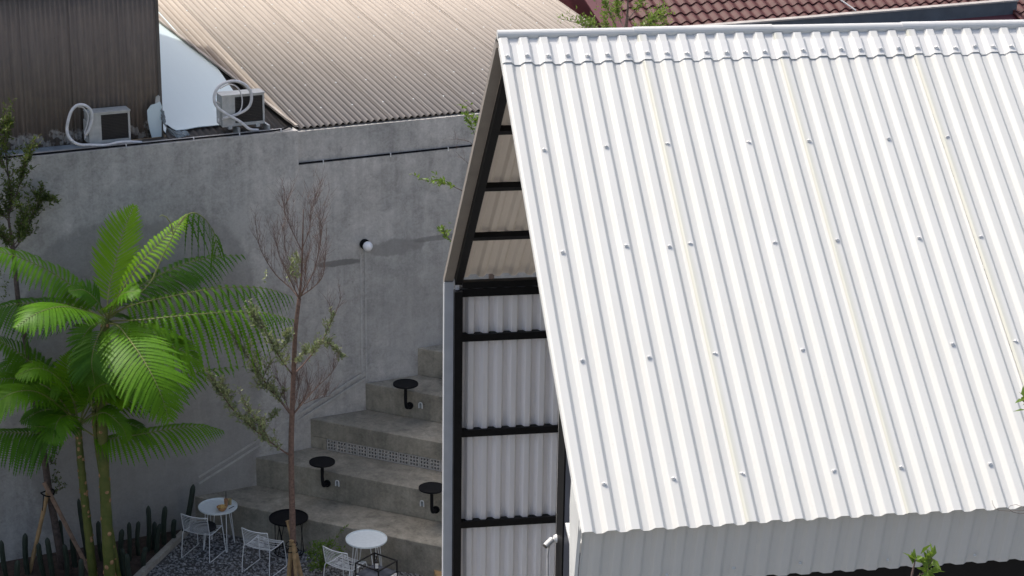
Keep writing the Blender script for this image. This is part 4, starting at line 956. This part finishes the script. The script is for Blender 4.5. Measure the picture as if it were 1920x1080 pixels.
# a fiddlehead shoot with curled tip belongs to the crown
fern('tree_fern', 'shorter tree fern left of the tallest, with slanting trunk', (176, 1092), [(166, 1000), (157, 920), (150, 850), (147, 805)], .072, .052, [
    ([(149, 800, 0), (190, 822, -.2), (240, 818, -.4), (310, 806, -.5), (370, 800, -.5), (419, 808, -.5)], .40, dict(mat='fern_leaf', droop=.9, npair=32, fold=.35, pw=.05)),
    ([(146, 800, 0), (110, 810, .1), (60, 812, .2), (0, 811, .2), (-50, 815, .2)], .46, dict(mat=D, droop=1.0, npair=30)),
    ([(146, 795, 0), (125, 755, .2), (85, 705, .3), (40, 665, .35), (0, 640, .3), (-30, 630, .3)], .44, dict(droop=.5, npair=30)),
    ([(145, 795, 0), (110, 760, -.4), (70, 735, -.6), (30, 735, -.7), (0, 750, -.7), (-30, 775, -.7)], .42, dict(droop=.5, npair=28)),
    ([(148, 795, 0), (195, 760, .3), (260, 730, .5), (350, 705, .6), (447, 686, .5)], .40, dict(droop=.8, npair=32)),
    ([(145, 798, 0), (125, 780, -.5), (108, 790, -.8), (98, 830, -.9)], .36, dict(droop=.4, npair=20)),
    ([(149, 798, 0), (175, 780, -.5), (200, 775, -.7), (228, 800, -.7), (238, 825, -.7)], .30, dict(droop=.4, npair=20)),
    ([(147, 795, 0), (140, 750, .1), (130, 700, .1), (132, 660, .1)], .34, dict(mat=LM, droop=.1, npair=22)),
    ([(146, 795, 0), (120, 745, .5), (75, 690, .8), (30, 680, .9), (-10, 700, .9)], .42, dict(mat=D, droop=.5, npair=26)),
    ([(149, 795, 0), (185, 740, .2), (230, 720, .3), (285, 740, .3), (318, 775, .3)], .42, dict(mat=D, droop=.6, npair=26)),
    ([(147, 797, 0), (120, 770, .2), (80, 770, .3), (40, 790, .3)], .36, dict(mat=D, droop=.6, npair=22)),
    ([(146, 796, 0), (100, 735, .1), (50, 712, .2), (0, 712, .2), (-40, 725, .2)], .40, dict(mat='fern_leaf', droop=.6, npair=28)),
    ([(146, 796, 0), (135, 745, -.4), (105, 705, -.6), (70, 690, -.7), (30, 705, -.7)], .38, dict(mat='fern_leaf', droop=.5, npair=26)),
    ([(148, 796, 0), (165, 750, -.3), (185, 725, -.5), (215, 720, -.6), (245, 745, -.6)], .34, dict(mat='fern_leaf', droop=.5, npair=24)),
    ([(147, 797, 0), (130, 790, -.4), (115, 800, -.7), (60, 800, -.9)], .30, dict(mat=D, droop=.5, npair=20)),
], 2)
fern('tree_fern', 'thin dark trunked tree fern half hidden behind the tallest', (224, 1092), [(208, 1000), (196, 920), (184, 850), (178, 800), (176, 770)], .050, .036, [
    ([(176, 770, 0), (200, 735, .3), (235, 705, .5), (280, 700, .6), (330, 725, .6)], .38, dict(mat=D, droop=.5, npair=24)),
    ([(176, 770, 0), (160, 735, .3), (130, 715, .4), (95, 720, .4), (60, 740, .4)], .36, dict(mat='fern_leaf', droop=.5, npair=24)),
    ([(176, 770, 0), (190, 745, -.3), (212, 740, -.4), (240, 760, -.5)], .28, dict(mat=LM, droop=.3, npair=18)),
    ([(176, 770, 0), (165, 720, .2), (160, 680, .2), (158, 640, .1)], .32, dict(mat='fern_leaf', droop=.1, npair=20)),
    ([(177, 772, 0), (215, 790, .2), (255, 800, .2), (290, 830, .2)], .30, dict(mat=D, droop=.6, npair=20)),
], 3)
# ------------------------------------------------------------------ columnar cacti
CA = [((2, 1013), (12, 1085)), ((47, 1000), (52, 1078)), ((72, 1018), (84, 1085)), ((88, 1008), (100, 1088)), ((112, 975), (123, 1062)), ((147, 935), (167, 1062)), ((135, 1005), (141, 1064)), ((152, 1047), (155, 1104)),
      ((184, 977), (191, 1052)), ((229, 992), (228, 1054)), ((230, 1028), (232, 1088)), ((237, 1038), (246, 1094)), ((242, 979), (243, 1052)), ((260, 977), (260, 1042)), ((273, 1025), (270, 1068)), ((278, 948), (278, 1034)),
      ((290, 978), (288, 1030)), ((300, 982), (293, 1038)), ((310, 949), (308, 1022)), ((327, 973), (327, 1016)), ((363, 908), (343, 1004)), ((33, 1050), (36, 1110)), ((120, 1020), (126, 1082)), ((206, 1020), (210, 1075))]
CA.sort(key=lambda c: c[0][0]); ORD = 'first second third fourth fifth sixth seventh eighth ninth tenth eleventh twelfth thirteenth fourteenth fifteenth sixteenth seventeenth eighteenth nineteenth twentieth twenty-first twenty-second twenty-third twenty-fourth'.split()
random.seed(9)
for i, (tp, bs) in enumerate(CA):
    p = onz(*bs); l = WALLI @ p
    if l.y > -.14: l.y = -.14; p = WALL @ l
    top = off_wall(tp[0], tp[1], (WALLI @ p).y + .02); r = rnd(.036, .046)
    lab = 'dark green columnar cactus, %s from the left along the wall' % ORD[i]
    if i == len(CA) - 1: lab = 'tall cactus leaning right in the corner by the lowest step'
    t = thing('columnar_cactus', lab, 'cactus', (p.x, p.y, 0), 0, 'columnar cacti in the planting bed')
    a = Vector((0, 0, -.02)); e = top - Vector((p.x, p.y, 0)); mid = (a + e) / 2 + Vector((rnd(-.02, .02), rnd(-.02, .02), 0)); n = 22
    pts = spline([a, mid, e], n); rad = [r * (.86 + .14 * min(1, k / 5)) * (math.sqrt(max(0.0, 1 - ((k - n + 3) / 3.05) ** 2)) if k > n - 3 else 1) * (1 + .03 * math.sin(k * 1.1 + i)) for k in range(n + 1)]
    MB().tube(pts, rad, 28, lobes=7, depth=.30).obj('stem', 'cactus', t, smooth=True)

# ------------------------------------------------------------------ shrub beside the third chair
random.seed(44)
T = Tree('green_shrub', 'small bright leaved shrub beside the staked tree and wire chair', onz(606, 1082), 'twig', 'bright_leaf'); T.t['category'] = 'shrub'
for cs, k in [([(606, 1060), (600, 1035), (590, 1022)], 60), ([(606, 1062), (615, 1030), (622, 1015)], 50), ([(604, 1064), (588, 1045), (578, 1035)], 50), ([(608, 1060), (630, 1040), (640, 1030)], 45), ([(606, 1060), (606, 1040, -.2), (602, 1018, -.2)], 55), ([(606, 1062), (595, 1060, -.2), (582, 1062, -.2)], 40), ([(606, 1060, .1), (612, 1045, .2), (600, 1030, .2)], 40)]:
    p = T.branch([Vector((0, 0, 0))] + cs, .008, .003); T.foliage(p, int(k * 2.2), .06, .11, .3)
p = T.branch([Vector((0, 0, 0)), (615, 1045), (628, 1012, .1), (640, 995, .1), (653, 985, .1)], .006, .002); T.foliage(p, 34, .045, .02, .45)
T.done()
T.t.children[0].name = 'stems'; T.t.children[0]['kind'] = 'stuff'

# ------------------------------------------------------------------ trees behind and in front of the white building
random.seed(55)
b0 = HOUSE @ Vector((2.0, 5.3, 0)); T = Tree('garden_tree', 'leafy tree behind the white building, its top above the ridge', b0, 'bark_dark', 'bright_leaf', 'trees behind the white building')
T.branch([Vector((0, 0, -.03)), (1170, 420), (1172, 200), (1173, 70), (1176, 30), (1178, -10)], .06, .006, 24, 9)
for cs, k in [([(1172, 120), (1130, 80, .1), (1100, 50, .1), (1045, 33, .1)], 70), ([(1172, 110), (1190, 70, .3), (1215, 45, .4), (1245, 15, .4)], 100), ([(1173, 90), (1155, 50, -.2), (1140, 20, -.3), (1132, 5, -.3)], 90),
              ([(1174, 80), (1200, 50, -.3), (1225, 40, -.4), (1245, 25, -.4)], 80), ([(1174, 60), (1160, 30, .3), (1155, 5, .3)], 80), ([(1175, 40), (1195, 15, .1), (1210, -5, .1)], 70), ([(1173, 100), (1150, 65, .3), (1135, 50, .3)], 60), ([(1172, 110), (1200, 62, 0), (1222, 55, 0)], 60), ([(1130, 85, .1), (1115, 60, 0), (1095, 45, 0)], 30)]:
    p = T.branch(cs, .009, .002); T.foliage(p, k, .055, .07, .35); T.twigs(p, 9, .2, .35, .003, .5, 6, .05)
T.done()
b0 = HOUSE @ Vector((0.62, 4.75, 0)); T = Tree('garden_tree', 'tree behind the white building showing sprigs left of its edge', b0, 'bark_dark', 'bright_leaf', 'trees behind the white building')
T.branch([Vector((0, 0, -.03)), (920, 640), (918, 440), (916, 300), (914, 240)], .05, .014, 24, 9)
for cs, k, t0 in [([(917, 330), (900, 280, .1), (885, 240, .1), (872, 214, .1)], 30, .6), ([(917, 400), (890, 372, 0), (855, 352, 0), (828, 342, 0), (795, 338, 0)], 46, .5), ([(918, 500), (880, 480, .1), (845, 450, .1), (826, 432, .1)], 26, .6), ([(914, 260), (900, 235, -.1), (885, 225, -.1)], 18, .4)]:
    p = T.branch(cs, .008, .002); T.foliage(p, k, .075, .04, t0); T.twigs(p, 3, .14, .6, .003, .2, 5, .06)
p = T.branch([(916, 330), (885, 270), (850, 260)], .004, .001); T.twigs(p, 4, .2, .5, .002, .3, 0)
p = T.branch([(916, 360), (890, 320), (855, 285)], .004, .001); T.twigs(p, 4, .15, .5, .002, .3, 0)
T.done()
random.seed(66)
b0 = HOUSE @ Vector((2.95, -5.6, 0)); T = Tree('front_sapling', 'sapling tip with glossy leaves in front of the grey apron', b0, 'twig', 'bright_leaf', 'saplings in front of the white building')
T.branch([Vector((0, 0, -.03)), (1700, 1400), (1706, 1180), (1708, 1095), (1716, 1050)], .03, .005, 24, 8)
for cs, k in [([(1707, 1110), (1712, 1070), (1717, 1048), (1728, 1042)], 7), ([(1707, 1120), (1730, 1090), (1740, 1068), (1742, 1045)], 12), ([(1742, 1060), (1748, 1050), (1744, 1042)], 6), ([(1707, 1100), (1725, 1078), (1745, 1076)], 9)]:
    p = T.branch(cs, .005, .002); T.foliage(p, int(k * 1.3), .115, .025, .5)
T.done()
b0 = HOUSE @ Vector((3.95, -5.6, 0)); T = Tree('front_sapling', 'sapling twig reaching over the roof at the right edge', b0, 'twig', 'bright_leaf', 'saplings in front of the white building')
T.branch([Vector((0, 0, -.03)), (1960, 1400), (1968, 1100), (1960, 900), (1945, 800)], .03, .004, 24, 8)
p = T.branch([(1946, 805), (1930, 765), (1918, 742)], .004, .002); T.foliage(p, 14, .11, .03, .4)
T.branch([(1960, 905), (1935, 958), (1905, 962), (1890, 952), (1905, 946), (1925, 956), (1880, 958), (1865, 952), (1860, 938)], .0022, .0015)
T.done()
